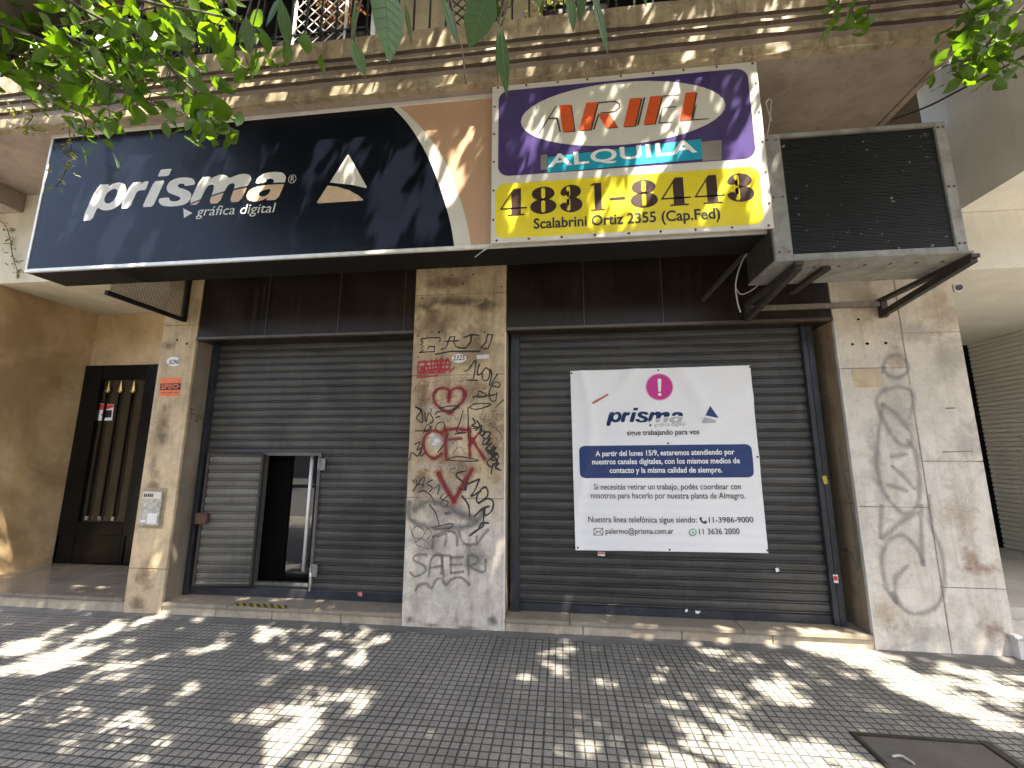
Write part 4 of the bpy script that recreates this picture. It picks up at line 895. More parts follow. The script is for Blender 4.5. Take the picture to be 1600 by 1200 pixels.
G('graffiti', z7, [[(130, 350), (80, 370), (70, 430), (105, 450), (125, 420), (95, 412)], [(130, 450), (135, 360), (180, 450), (188, 340)], [(200, 450), (228, 335), (250, 450)], [(205, 415), (245, 412)], [(265, 450), (262, 335), (290, 345), (268, 390), (300, 445)], [(320, 330), (345, 370), (325, 430), (300, 400), (320, 330)], [(65, 490), (150, 484), (240, 474)], [(380, 405), (340, 450)]], .022, g_red2, pM, 'crimson scribbled tag')
G('graffiti', z7, [[(80, 520), (97, 580)], [(80, 520), (150, 530), (152, 560), (98, 560)], [(200, 530), (210, 590)], [(200, 535), (260, 520)], [(205, 560), (250, 555)], [(310, 520), (325, 590), (345, 520)], [(460, 520), (390, 530), (400, 555), (480, 570), (490, 600)], [(515, 650), (540, 600), (600, 580), (655, 590)], [(520, 525), (550, 515)], [(105, 690), (180, 670)], [(230, 690), (400, 650)]], .008, g_pink, pM, 'faint red letters')
G('graffiti', z7, [[(335, 690), (338, 610), (300, 582), (240, 590), (205, 640), (215, 700), (265, 755), (345, 790)], [(335, 650), (365, 595), (430, 580), (470, 620), (455, 690), (400, 745), (345, 790)]], .040, g_red, pM, 'sprayed dark red heart')
G('graffiti', z7, [[(235, 780), (330, 775), (425, 738), (330, 735), (260, 755)], [(465, 435), (500, 425), (565, 345), (545, 500)], [(490, 512), (580, 515)], [(595, 375), (580, 430), (585, 470), (610, 455)], [(655, 405), (620, 450), (630, 515), (670, 505), (685, 440), (655, 405)], [(690, 420), (700, 470), (680, 560), (750, 460)], [(700, 560), (760, 572), (768, 540), (725, 530), (690, 580), (678, 640), (700, 692), (735, 682), (745, 620)],
  [(510, 745), (560, 715), (690, 715), (640, 745), (560, 762), (510, 745)], [(540, 660), (585, 640), (590, 605), (660, 645), (585, 660)], [(540, 655), (640, 650), (740, 635)], [(735, 745), (800, 680)]], .0155, g_blk, pM, 'black handwritten tag beginning 1 love')
G('graffiti', z7, [[(50, 740), (100, 770), (60, 835), (108, 872), (102, 780), (50, 740)], [(130, 790), (140, 870), (165, 790), (202, 855), (170, 885)], [(50, 945), (140, 940), (190, 905)], [(120, 960), (150, 890), (185, 930), (130, 950)], [(240, 880), (285, 870), (300, 915), (270, 965), (222, 930), (240, 880)], [(183, 755), (185, 785)], [(215, 805), (232, 790)], [(225, 832), (255, 822)], [(45, 1060), (90, 1040), (60, 1110), (100, 1090), (70, 1160), (20, 1130), (0, 1195)], [(110, 1060), (95, 1160), (130, 1130)], [(497, 745), (500, 900), (500, 1010)], [(455, 770), (430, 870), (400, 950), (480, 960), (390, 970)], [(240, 1130), (300, 1050), (330, 970)]], .015, g_blk, pM, 'black scrawled letters beside the heart')
ONE = [[(540, 840), (560, 880), (530, 900), (580, 915), (545, 925)], [(575, 860), (600, 905), (560, 945), (605, 900), (615, 945)], [(615, 900), (600, 960), (640, 940), (620, 985), (590, 960)], [(650, 955), (625, 1000), (660, 1010), (690, 960), (650, 955)], [(640, 1010), (620, 1060), (660, 1050), (690, 1000), (660, 1060), (700, 1050)], [(690, 1060), (650, 1100), (690, 1110), (720, 1075)], [(670, 1130), (740, 1085), (690, 1150), (740, 1130)], [(740, 1140), (700, 1185), (740, 1195), (760, 1160), (740, 1140)]]
G('graffiti', z7, ONE, .018, g_blk, pM, 'black bubble lettering running down to the right')
G('graffiti', z8, [[(600, 0), (620, 40), (660, 20), (640, 70), (680, 40)], [(660, 60), (605, 100), (635, 135), (680, 90), (640, 60)], [(635, 185), (650, 120), (690, 110), (665, 140), (705, 160)], [(455, 165), (400, 178), (385, 205), (440, 255), (440, 300), (410, 290)], [(470, 215), (450, 305)], [(465, 260), (545, 225)], [(550, 225), (520, 300), (490, 350), (560, 310)], [(600, 280), (560, 300), (530, 360), (545, 395), (605, 350), (608, 300), (580, 280)], [(545, 400), (610, 365), (650, 390), (640, 450), (595, 485), (575, 440), (620, 420)], [(510, 495), (585, 430), (580, 500), (577, 560), (530, 595), (480, 632)], [(545, 580), (570, 540), (615, 542)], [(425, 345), (470, 410), (482, 495)]], .019, g_blk, pM, 'bold black tag slanting down the pillar')
G('graffiti', z8, [[(70, 230), (82, 252)], [(88, 225), (98, 247)], [(70, 310), (150, 205), (140, 285)], [(95, 262), (150, 262)], [(210, 230), (170, 258), (210, 285), (190, 318)], [(225, 290), (260, 270), (250, 335)], [(290, 330), (270, 365), (325, 390), (300, 425), (270, 400), (325, 340)], [(110, 320), (150, 308), (205, 350), (230, 410)], [(190, 410), (235, 470), (260, 560)], [(205, 575), (350, 545), (330, 580), (215, 585)], [(300, 470), (335, 460)], [(310, 480), (340, 470)], [(310, 85), (400, 62), (550, 90), (420, 95), (310, 85)]], .0135, g_blk, pM, 'black quoted tag')
g_halo = spray('red overspray', (.42, .05, .05), .34, .95, 1.1)
G('overspray', z7, [[(275, 965), (200, 945), (145, 975), (118, 1045), (140, 1130), (205, 1180), (275, 1140)], [(312, 935), (308, 1050), (312, 1170)], [(300, 940), (400, 928), (505, 940)], [(510, 930), (515, 1160)], [(530, 1010), (590, 1110), (640, 1185)], [(335, 690), (338, 610), (300, 582), (240, 590), (205, 640), (215, 700), (265, 755), (345, 790)], [(335, 650), (365, 595), (430, 580), (470, 620), (455, 690), (400, 745), (345, 790)]], .10, g_halo, pM, 'hazy red overspray', lift0=.0006)
G('overspray', z8, [[(255, 185), (310, 290), (367, 385)], [(367, 385), (430, 270), (492, 160)]], .12, g_halo, pM, 'hazy red overspray', lift0=.0006)
G('graffiti', z7, [[(275, 965), (200, 945), (145, 975), (118, 1045), (140, 1130), (205, 1180), (275, 1140)], [(312, 935), (308, 1050), (312, 1170)], [(300, 940), (400, 928), (505, 940)], [(320, 1020), (440, 1010)], [(510, 930), (515, 1160)], [(510, 1070), (590, 960)], [(530, 1010), (590, 1110), (640, 1185)]], .038, g_red, pM, 'large dark red letters CEK', curve=True)
G('graffiti', z8, [[(255, 185), (310, 290), (367, 385)], [(367, 385), (430, 270), (492, 160)]], .058, g_red, pM, 'large dark red letter V', curve=False)
G('graffiti', z7, [[(620, 790), (600, 840), (640, 850)], [(650, 800), (640, 870), (680, 850)], [(690, 780), (740, 770)], [(715, 780), (710, 830)], [(740, 800), (790, 810), (780, 850), (740, 850), (740, 800)], [(680, 900), (690, 880), (710, 920), (730, 880)], [(790, 900), (735, 920), (770, 960), (790, 1000), (760, 1040), (735, 1000)], [(320, 830), (330, 870), (370, 810), (400, 850), (430, 800)], [(360, 1060), (400, 1030), (400, 1100), (360, 1140), (430, 1080), (470, 1140)], [(60, 560), (40, 600)]], .007, g_thin, pM, 'thin grey marker scribbles')
ribbons('graffiti', [z8(s) for s in ([(140, 105), (115, 108), (120, 125), (145, 130), (120, 140)], [(160, 110), (185, 145)], [(185, 110), (160, 145)], [(215, 118), (200, 140), (225, 150), (235, 125), (215, 118)], [(245, 120), (290, 118)], [(268, 120), (262, 160)], [(290, 125), (285, 160)], [(310, 120), (300, 165)], [(290, 142), (308, 140)], [(320, 125), (335, 145), (350, 120)], [(335, 145), (320, 170)], [(355, 140), (385, 125), (380, 160), (350, 165)])], .008, 0, g_wht, pM, 'white chalk word')
G('graffiti', z8, [[(40, 400), (38, 480), (70, 530), (160, 565), (350, 575), (480, 560), (540, 520), (570, 480)], [(90, 440), (170, 390), (280, 400), (400, 470), (520, 520)]], .095, g_gry, pM, 'grey smudged sweep across the middle of the pillar')
G('graffiti', z8, [[(165, 770), (90, 775), (80, 812), (150, 850), (160, 890), (90, 928), (55, 900)], [(185, 925), (205, 800), (270, 772), (292, 925)], [(205, 862), (280, 852)], [(225, 775), (335, 775)], [(282, 778), (276, 905)], [(345, 790), (345, 900)], [(345, 790), (430, 785)], [(345, 842), (420, 840)], [(345, 902), (430, 892)], [(472, 908), (475, 780), (540, 792), (530, 832), (480, 850), (560, 892), (592, 880), (596, 810)], [(90, 1025), (120, 985), (170, 980), (205, 1008), (240, 950), (280, 945), (310, 988), (350, 945), (420, 935), (475, 985)], [(220, 640), (210, 720)], [(220, 640), (300, 600), (380, 620), (390, 700)], [(250, 640), (310, 620), (300, 700)], [(400, 600), (440, 690), (520, 690), (530, 640)], [(530, 700), (570, 640), (610, 590)]], .038, g_gry, pM, 'faded grey letters low on the pillar')
G('graffiti', z8, [[(60, 600), (100, 562), (152, 600), (130, 652), (75, 642), (60, 600)], [(160, 620), (180, 580), (205, 620), (175, 655)], [(90, 680), (130, 655), (185, 690), (180, 725), (110, 705), (90, 680), (50, 560)]], .009, g_thin, pM, 'thin grey looping scribble')
# right pillar
G('graffiti', z1, [[(270, 312), (278, 275), (320, 262), (347, 300), (322, 328), (285, 322), (272, 300)], [(352, 450), (362, 385), (330, 358), (280, 365), (252, 395), (262, 440), (310, 520), (345, 535), (355, 500), (310, 440), (272, 415)],
  [(268, 410), (252, 560), (262, 650), (305, 720), (348, 740), (380, 690), (372, 570), (345, 520)], [(300, 600), (330, 625), (362, 662)], [(288, 655), (338, 670)], [(298, 568), (338, 560)], [(270, 815), (320, 770), (372, 738)], [(266, 720), (262, 810)], [(386, 720), (385, 800), (392, 892)], [(392, 892), (375, 850), (335, 808), (290, 820), (268, 870), (280, 960), (312, 1008)], [(312, 1005), (308, 940), (342, 900)], [(410, 690), (415, 775), (445, 850), (455, 940), (440, 1010), (390, 1042), (340, 1035), (300, 985)]], .062, g_gr2, pR, 'large faded grey looping tag')
mr = Zc(1240, 420, 1.936)
ribbons('graffiti', [[(1312, 700), (1318, 740), (1330, 790), (1338, 850), (1342, 885)], [(1316, 858), (1330, 865), (1340, 890)]], .045, XE, g_gr2, pR, 'faded grey line on the reveal', face='x')
ribbons('graffiti', [[(296, 638), (303, 640)], [(299, 639), (299, 655)], [(299, 647), (304, 646)], [(305, 648), (308, 655), (306, 660), (304, 654)], [(309, 662), (309, 646), (313, 655), (316, 646), (316, 664)]], .011, XB, g_thin, pL, 'small dark scrawl on the reveal', face='x')
mb = MB(); q = [W(*p, y=0) for p in ((1329, 577), (1374, 576), (1380, 605), (1335, 606))]; mb.plate([(p[0], -.0004, p[2]) for p in q], .0004, (0, -1, 0)); mb.build('stone_patch', stone('tan stone patch', (.54, .42, .26), (.60, .48, .32), st=.3), pR)
G('scratch', lambda p: p, [[(1472, 706.5), (1519, 705)], [(1478, 638), (1492, 637.5)]], .012, spray('dark slot', (.10, .09, .075), .8, .4, .3), pR, 'dark scored slot', curve=False)
def blotchmat(name, c, alpha, scale=9., grit=.5):
    t = NT(name); uv = t.sep(t.coord('UV')); a = t.math('SUBTRACT', t.math('MULTIPLY', uv[0], 2), 1); b = t.math('SUBTRACT', t.math('MULTIPLY', uv[1], 2), 1)
    d = t.math('SQRT', t.math('ADD', t.math('MULTIPLY', a, a), t.math('MULTIPLY', b, b))); v = t.coord(); n = t.noise(v, scale, 6, .65, .6); n2 = t.noise(v, 90, 4, .7)
    e = t.math('ADD', d, t.math('MULTIPLY', t.math('SUBTRACT', n, .5), 2.2)); e = t.math('ADD', e, t.math('MULTIPLY', t.math('SUBTRACT', n2, .5), grit))
    t.l(t.ramp(e, [(.15, alpha), (.95, 0.)]), t.b.inputs['Alpha']); t.b.inputs['Base Color'].default_value = (*c, 1); t.rough(.8); return t.m
b_brn = blotchmat('brown stain', (.20, .12, .065), .5); b_dk = blotchmat('dark grime', (.06, .048, .036), .5); b_wht = blotchmat('white smudge', (.72, .70, .66), .85, 30, .9); b_gry = blotchmat('grey smear', (.34, .31, .27), .55); b_rust = blotchmat('rust stain', (.34, .20, .13), .45, 16); b_pale = blotchmat('pale scrubbed patch', (.74, .69, .60), .5)  # last material: paler stone tone of the scrubbed patches
def blotches(name, L, mat, par, label=None, face='y', fix=0):
    mb = MB()
    for px, py, rx, rz in L:
        q = W(px, py, **{face: fix}); _lift[0] = (_lift[0]+1) % 40; f = .0004+_lift[0]*.00001
        lo, hi = ((XA, XB) if par is pL else (XC, XD) if par is pM else (XE, XF)) if face == 'y' else (.034, .25)
        c_ = q[0] if face == 'y' else q[1]; a0_, a1_ = max(c_-rx, lo+.004), min(c_+rx, hi-.004); b0_, b1_ = max(q[2]-rz, .01), q[2]+rz
        if a1_ <= a0_: continue
        V = [((u, fix-f, w_) if face == 'y' else (fix-f, u, w_)) for u, w_ in ((a0_, b0_), (a1_, b0_), (a1_, b1_), (a0_, b1_))]
        mb.add(V, [(0, 1, 2, 3)], [(.5+(u-c_)/rx/2, .5+(w_-q[2])/rz/2) for u, w_ in ((a0_, b0_), (a1_, b0_), (a1_, b1_), (a0_, b1_))])
    o = mb.build(name, mat, par, recalc=False)
    if label: o['label'] = label
blotches('stain', [(1530, 888, .20, .06), (1550, 985, .12, .10), (1515, 870, .08, .1)], b_rust, pR, 'rusty stain along a joint')
blotches('stain', [(1400, 640, .18, .5), (1480, 560, .2, .25), (1370, 720, .08, .6), (1520, 690, .2, .25), (1440, 990, .3, .10), (1420, 520, .3, .15)], blotchmat('faint grey smear', (.42, .39, .34), .38), pR, 'grey smears')
blotches('stain', [(1350, 470, .15, .25), (1470, 480, .2, .3), (1400, 560, .1, .15), (1500, 800, .15, .3), (1380, 960, .2, .15)], blotchmat('faint tan stain', (.42, .30, .18), .35), pR, 'tan stains')
blotches('stain', [(1440, 620, .18, .3), (1500, 760, .15, .35), (1390, 850, .2, .4)], b_pale, pR, 'pale scrubbed patches')
blotches('stain', [(706, 470, .36, .07), (665, 480, .15, .06), (760, 478, .18, .08)], b_dk, pM, 'sooty arc high on the pillar')
blotches('stain', [(675, 977, .10, .025), (730, 981, .12, .03), (640, 968, .06, .05), (770, 970, .06, .05)], b_dk, pM, 'chipped dirty foot of the pillar')
blotches('stain', [(680, 505, .3, .2), (740, 540, .2, .3), (660, 620, .10, .3), (770, 700, .12, .4), (700, 440, .35, .1), (660, 760, .12, .2), (740, 610, .2, .2), (710, 730, .3, .15)], b_brn, pM, 'tan stains')
blotches('stain', [(700, 800, .38, .12), (690, 760, .25, .1), (670, 850, .2, .15), (740, 870, .22, .15), (700, 690, .15, .12)], b_gry, pM, 'grey smears')
blotches('stain', [(700, 930, .3, .2), (660, 900, .15, .2), (740, 830, .2, .12), (690, 640, .2, .1)], b_pale, pM, 'pale scrubbed patches')
blotches('smudge', [(681, 690, .075, .085), (676, 680, .05, .05)], b_wht, pM, 'white smudged patch')
blotches('stain', [(262, 540, .14, .06), (255, 660, .12, .25), (225, 900, .14, .15), (240, 760, .10, .2), (215, 940, .12, .06)], b_brn, pL, 'brown stains')
blotches('stain', [(250, 680, .09, .16), (240, 720, .05, .12), (215, 950, .15, .04)], blotchmat('faint grime', (.16, .12, .08), .3, 24), pL, 'dark grime')
blotches('stain', [(1295, 560, .10, .25), (1300, 640, .08, .2), (1325, 900, .12, .3)], b_rust, pR, 'brown rusty smears on the reveal', 'x', XE)
# fixing holes
def holes(pts, r, par):
    mb = MB()
    for k, p in enumerate(pts):
        q = W(*p, y=0); mb.plate([(a, -.0008, b) for a, b in ell(q[0], q[2], r*rnd.uniform(.7, 1.3), r*rnd.uniform(.7, 1.3), 9)], .0006, (0, -1, 0))
    mb.build('fixing_holes', m_dark, par)
holes([(660, 466), (678, 466), (707, 430), (739, 429), (723, 443), (784, 448), (675, 519), (686, 519), (757, 519), (667, 525), (653, 525), (653, 558)], .009, pM)
holes([(1341, 499), (1332, 538), (1355, 537), (1384, 536)], .012, pR); holes([(277, 531), (292, 537)], .012, pL)
# stickers, marks on pillar and shutters
cc = [(717+11.5*math.cos(k*.35), 560+7*math.sin(k*.35)) for k in range(18)]
o = sticker(cc, m_stick, 'white ragged oval sticker reading 2325 on the graffiti pillar', off=.006); text('sticker_lettering', '2325', (708, 563.5), (726, 562.5), .05, 0, m_ink, o, .015, .15, off=.0075)
sticker([(745, 555), (764, 553.5), (764, 560), (745, 561)], plain('pale torn paper', (.6, .6, .58), .6, 0, .1, 40), 'pale torn paper strip near the top right of the graffiti pillar', off=.006)
def mark(P, y, mat, label, cat='sticker', name='sticker'): mb = MB(); mb.plate([W(*p, y=y) for p in P], .0015, (0, -1, 0)); return tag(mb.build(name, mat), label, cat)
o = mark([(934, 862), (945, 862.5), (945, 869), (934, 868)], YR-.013, m_stick, 'tiny red edged label just under the banner'); MB().plate([W(*p, y=YR-.0156) for p in ((934.5, 863), (944.5, 863.3), (944.5, 866), (934.5, 865.6))], .0008, (0, -1, 0)).build('sticker_print', m_red, o)
o = mark([(1301, 897.5), (1309, 898), (1310, 911), (1303, 910.5)], YR-.054, m_stick, 'small red and white label low on the right guide rail'); MB().plate([W(*p, y=YR-.0565) for p in ((1302, 900), (1308.5, 900.4), (1309, 907), (1302.6, 906.6))], .0008, (0, -1, 0)).build('sticker_print', m_red, o)
mark([(1284, 744), (1291, 743), (1294, 755), (1288, 757)], YR-.054, m_yel2, 'dirty yellow tape scrap on the right guide rail', 'tape', 'tape_scrap')
mark([(559, 925.5), (564, 924.5), (567, 928), (565, 932), (559.5, 930.5)], YL-.026, plain('faded pink paper', (.55, .16, .13), .6, 0, .5, 50), 'torn red and white sticker scrap at the foot of the open shutter')
for P, L_ in (([(1211, 888), (1216, 887), (1218, 892), (1213, 894)], 'white paint chip right of the banner near the shutter foot'), ([(1070, 953), (1074, 951), (1075, 955), (1071, 957)], 'left of two white chips on the shutter bottom bar'), ([(1086, 954), (1095, 955), (1092, 959), (1087, 958)], 'right of two white chips on the shutter bottom bar')):
    mark(P, YR-.019, m_stick, L_, 'paint chip', 'paint_chip')
# hazard strip on the left sill
hz = [W(*p, z=.1195) for p in ((372, 942), (452, 946), (446, 951), (362, 946))]
def hazard():
    t = NT('worn hazard tape'); s = t.sep(t.coord()); f = t.math('FRACT', t.math('ADD', t.math('MULTIPLY', t.math('ADD', s[0], s[1]), 14), 100)); n = t.noise(t.coord(), 20, 4)
    t.col(t.mix(t.ramp(n, [(.5, 0), (.7, .6)]), t.mix(t.math('GREATER_THAN', f, .5), (.35, .28, .02), (.02, .02, .018)), (.2, .15, .1))).rough(.6); return t.m
tag(MB().plate(hz, .0012, (0, 0, 1)).build('hazard_tape', hazard()), 'yellow and black hazard tape worn on the left door sill', 'tape')
# utility cover
a, b = W(1341, 1151, z=0), W(1535, 1165, z=0); dd = np.array([0, -.62, 0])
UC = empty('utility_cover', tuple((a+b)/2), 'dark rectangular utility cover sunk in the tiles at bottom right', 'utility cover')
x0, x1, y1, y0 = a[0], b[0], (a[1]+b[1])/2, (a[1]+b[1])/2-.62
mb = MB(); mb.box(x0, x1, y0, y1, -.02, .004); mb.build('plate', stone('worn cement plate', (.075, .066, .055), (.12, .107, .09), st=.6, vert=0, rough=.85), UC)
mb = MB(); mb.box(x0-.03, x0-.001, y0, y1+.03, -.02, .011, .003); mb.box(x1+.001, x1+.055, y0, y1+.03, -.02, .011, .003); mb.box(x0-.0005, x1+.0005, y1+.001, y1+.03, -.02, .010, .003); mb.build('rim', m_angle, UC)
mb = MB(); mb.tube([Vector(p) for p in smooth([W(1394, 1182, z=.012), W(1408, 1181, z=.016), W(1420, 1188, z=.012), W(1428, 1193, z=.014)], 5)], .006, 6); tag(mb.build('twig', m_wire), 'pale broken twig lying on the utility cover', 'twig')
# security camera
SC = empty('security_camera', tuple(W(1513, 524, y=.25)), 'small white camera tucked under the neighbouring passage ceiling', 'camera')
q = np.array([XF+.16, .22, 3.10]); mb = MB(); mb.tube([q+np.array((0, .08, 0)), q-np.array((0, .10, .03))], .04, 14); mb.build('camera_body', m_stick, SC, False); mb = MB(); mb.tube([q-np.array((0, .1005, .03)), q-np.array((0, .11, .033))], .028, 14); mb.build('lens', m_ink, SC); mb = MB(); mb.tube([q+np.array((0, .03, .03)), q+np.array((0, .03, .089))], .014, 8); mb.build('mount', m_stick, SC)

# ================================================================== FOLIAGE
def leaf_shape(n=4):       # half outline of a pointed ovate leaf, (t, half width)
    return [(.0, .0), (.16, .26), (.40, .46), (.66, .38), (.86, .18), (1., .0)]
def leaves_mesh(base, axis, normal, length, width, fine=False, droop=.12, fold=.22):
    """many leaves in one mesh; arrays (N,3)"""
    N = len(base); ax = axis/np.linalg.norm(axis, axis=1, keepdims=True); nm = normal-ax*np.sum(ax*normal, 1, keepdims=True); nm /= np.linalg.norm(nm, axis=1, keepdims=True)+1e-9; sd = np.cross(ax, nm)
    sh = leaf_shape() if fine else [(0, 0), (.32, .46), (.72, .36), (1, 0)]
    mids = sh[1:-1]; V = []; L = length[:, None]; Wd = width[:, None]
    cols = [base]
    for t, hw in mids:
        c = base+ax*L*t-nm*L*droop*t*t
        cols += [c-sd*Wd*hw+nm*Wd*hw*fold, c, c+sd*Wd*hw+nm*Wd*hw*fold]
    cols.append(base+ax*L-nm*L*droop)
    A = np.stack(cols, 1); k = A.shape[1]; F = []
    m = len(mids); loc = [(0, 1, 2), (0, 2, 3)]
    for i in range(m-1): a = 1+3*i; loc += [(a, a+3, a+4, a+1), (a+1, a+4, a+5, a+2)]
    a = 1+3*(m-1); loc += [(a, k-1, a+1), (a+1, k-1, a+2)]
    me = bpy.data.meshes.new('leaves'); me.vertices.add(N*k); me.vertices.foreach_set('co', A.reshape(-1).astype(np.float32))
    nl = sum(len(f) for f in loc); me.loops.add(N*nl); me.polygons.add(N*len(loc))
    fl = np.concatenate([np.array(f) for f in loc]); idx = (np.arange(N)[:, None]*k+fl[None]).reshape(-1); me.loops.foreach_set('vertex_index', idx.astype(np.int32))
    st = np.cumsum([0]+[len(f) for f in loc[:-1]]); me.polygons.foreach_set('loop_start', (np.arange(N)[:, None]*nl+st[None]).reshape(-1).astype(np.int32))
    me.update(calc_edges=True); me.validate(); me.polygons.foreach_set('use_smooth', [True]*len(me.polygons)); return me
def dirs(N, down=.4):
    d = rng.normal(size=(N, 3)); d /= np.linalg.norm(d, axis=1, keepdims=True); d[:, 2] -= down; return d
def add_leaves(name, P, size, mat, parent, fine=False, down=.5, wr=.55, upn=.6, jit=.25):
    P = np.asarray(P); N = len(P); ln = size*(1+jit*rng.normal(size=N)).clip(.5, 1.6); nr = rng.normal(size=(N, 3))*(1-upn)+np.array([0, 0, 1])*upn+rng.normal(size=(N, 3))*.2
    return link(name, leaves_mesh(P, dirs(N, down), nr, ln, ln*wr*(1+.15*rng.normal(size=N)), fine), mat, parent)
# light patches on the pavement: where the crown leaves the sun a way through (pixel bearing, radius m)
PATCH = [(30, 1010, .22), (90, 1030, .25), (60, 1060, .16), (165, 985, .16), (230, 970, .13), (130, 1000, .1), (20, 1045, .16), (180, 1055, .08), (200, 1020, .06), (330, 1012, .09), (350, 1005, .05), (420, 990, .10), (440, 985, .06), (480, 1010, .07), (530, 995, .07), (470, 1040, .07), (240, 1070, .05),
         (490, 1105, .07), (470, 1130, .10), (460, 1150, .10), (510, 1090, .06), (415, 1120, .05), (470, 1195, .06), (560, 1005, .04), (545, 1030, .04), (1105, 1020, .08), (1090, 1010, .06), (1150, 1032, .07), (1210, 1055, .05), (1230, 1090, .11), (1200, 1085, .07), (1120, 1080, .06), (1110, 1110, .06),
         (1180, 1165, .14), (1130, 1150, .11), (1220, 1180, .15), (1250, 1195, .16), (1080, 1175, .09), (1050, 1190, .1), (1170, 1195, .14), (1300, 1170, .05), (1360, 1040, .14), (1400, 1060, .16), (1330, 1030, .1), (1430, 1080, .12), (1460, 1095, .12), (1550, 1125, .15), (1520, 1110, .11), (1560, 1080, .10), (1510, 1070, .09), (1590, 1060, .08), (1480, 1060, .07), (1395, 1030, .06),
         (865, 1052, .04), (880, 1022, .03), (985, 1060, .02), (900, 1180, .04)]
holes_w = []
for px, py, r in PATCH:
    q = W(px, py, z=0); holes_w.append((q, r*.86))
    for k in range(4):
        a_ = rnd.uniform(0, 6.28); holes_w.append((q+np.array([math.cos(a_), math.sin(a_)*.8, 0])*(r*1.5+.08)*rnd.uniform(.8, 1.9), rnd.uniform(.028, .05)))
for px, py, r in ((1290, 992, .13), (1335, 998, .10), (1255, 985, .08), (1210, 990, .05), (1010, 975, .04), (1090, 985, .05), (1140, 982, .03)): holes_w.append((W(px, py, z=.118), r))
for X_, Y_ in ((4.9, -.7), (5.8, -.8), (6.6, -.6), (5.3, -1.7), (-6.9, -.6), (-7.2, -1.5)): holes_w.append((np.array([X_, Y_, 0.]), .42))  # extra gaps out of view, added so sunlit paving there bounces light back
# and on the signs and the fascia
for px, py, r in ((690, 280, .07), (680, 310, .06), (700, 250, .035), (650, 290, .03), (980, 300, .07), (1010, 250, .03), (990, 340, .05), (1160, 170, .04), (1180, 200, .05), (1150, 250, .04), (1180, 280, .04), (1190, 330, .05), (1120, 300, .03), (930, 330, .03), (640, 200, .03), (690, 210, .03), (730, 190, .03), (725, 230, .04), (1080, 190, .03), (1050, 160, .03), (860, 200, .03), (820, 230, .03), (900, 240, .03), (800, 330, .03), (1130, 130, .03), (1195, 240, .05), (1100, 340, .03), (960, 150, .03), (1040, 240, .03)): holes_w.append((W(px, py, y=YA), r+.02))
for px, py, r in ((1215, 70, .07), (1220, 45, .07), (1190, 45, .03), (1120, 15, .035), (1085, 55, .03), (700, 110, .03), (690, 50, .03), (770, 80, .03), (570, 130, .04), (380, 140, .03), (350, 100, .04), (300, 130, .04), (240, 150, .06), (200, 170, .05), (420, 90, .03), (1010, 10, .03), (1300, 10, .05)): holes_w.append((W(px, py, y=YF), r+.01))
for px, py, d, r in ((180, 60, 1.75, .14), (300, 60, 1.65, .12), (240, 110, 1.65, .10), (100, 20, 1.8, .12), (330, 30, 1.6, .10), (60, 110, 1.8, .08), (200, 160, 1.65, .07), (60, 70, 1.75, .08), (130, 130, 1.7, .05), (230, 150, 1.6, .06), (390, 40, 1.5, .08), (1540, 70, 2.2, .09), (1490, 90, 2.2, .05)): holes_w.append((W(px, py, d=d), r))
for px, py, r in ((130, 230, .09), (215, 255, .10), (225, 200, .07), (180, 370, .12), (120, 330, .08), (230, 385, .07), (330, 180, .04), (360, 215, .04), (425, 200, .04), (520, 200, .05), (490, 275, .05), (595, 265, .04), (640, 270, .05), (600, 320, .06), (620, 350, .07), (590, 385, .06), (650, 330, .05), (330, 250, .04), (400, 290, .04), (560, 225, .03)): holes_w.append((W(px, py, y=YS), r+.02))
HQ = np.array([h[0] for h in holes_w]); HR = np.array([h[1] for h in holes_w])
def through(P, slack=1.):
    keep = np.ones(len(P), bool)
    for q, r in zip(HQ, HR):
        v = P-q; t = v@SUN; dist = np.linalg.norm(v-np.outer(t, SUN), axis=1)
        keep &= ~((t > 0) & (dist < (r+.03)*slack*(.85+.3*rng.random(len(P)))))
    return keep
def inframe(P, m=40):
    x, y, z = proj(P); return (z > .1) & (x > -m-60) & (x < 1660+m) & (y > -m) & (y < 1200)
SHADE = [(2.1, 3.5, -.9, -.8, 2.9, 4.1, 46), (3.0, 4.1, -.05, 0, .1, 1.0, 16), (.1, 2.1, -.95, -.85, 3.3, 5.3, 8), (1.5, 3.6, -.93, -.9, 4.6, 5.3, 16), (-1, .05, -.05, 0, 0, .9, 14), (-3.8, -3.3, -.05, 0, 0, .8, 12), (-6, -3.7, 0, .6, .14, .2, 26), (-4.3, -.1, -.85, -.8, 3.3, 5.3, 18), (-3.3, -1, -.1, .1, .1, .2, 16)]  # boxes kept out of the sun by unseen leaf clumps added sunward of them
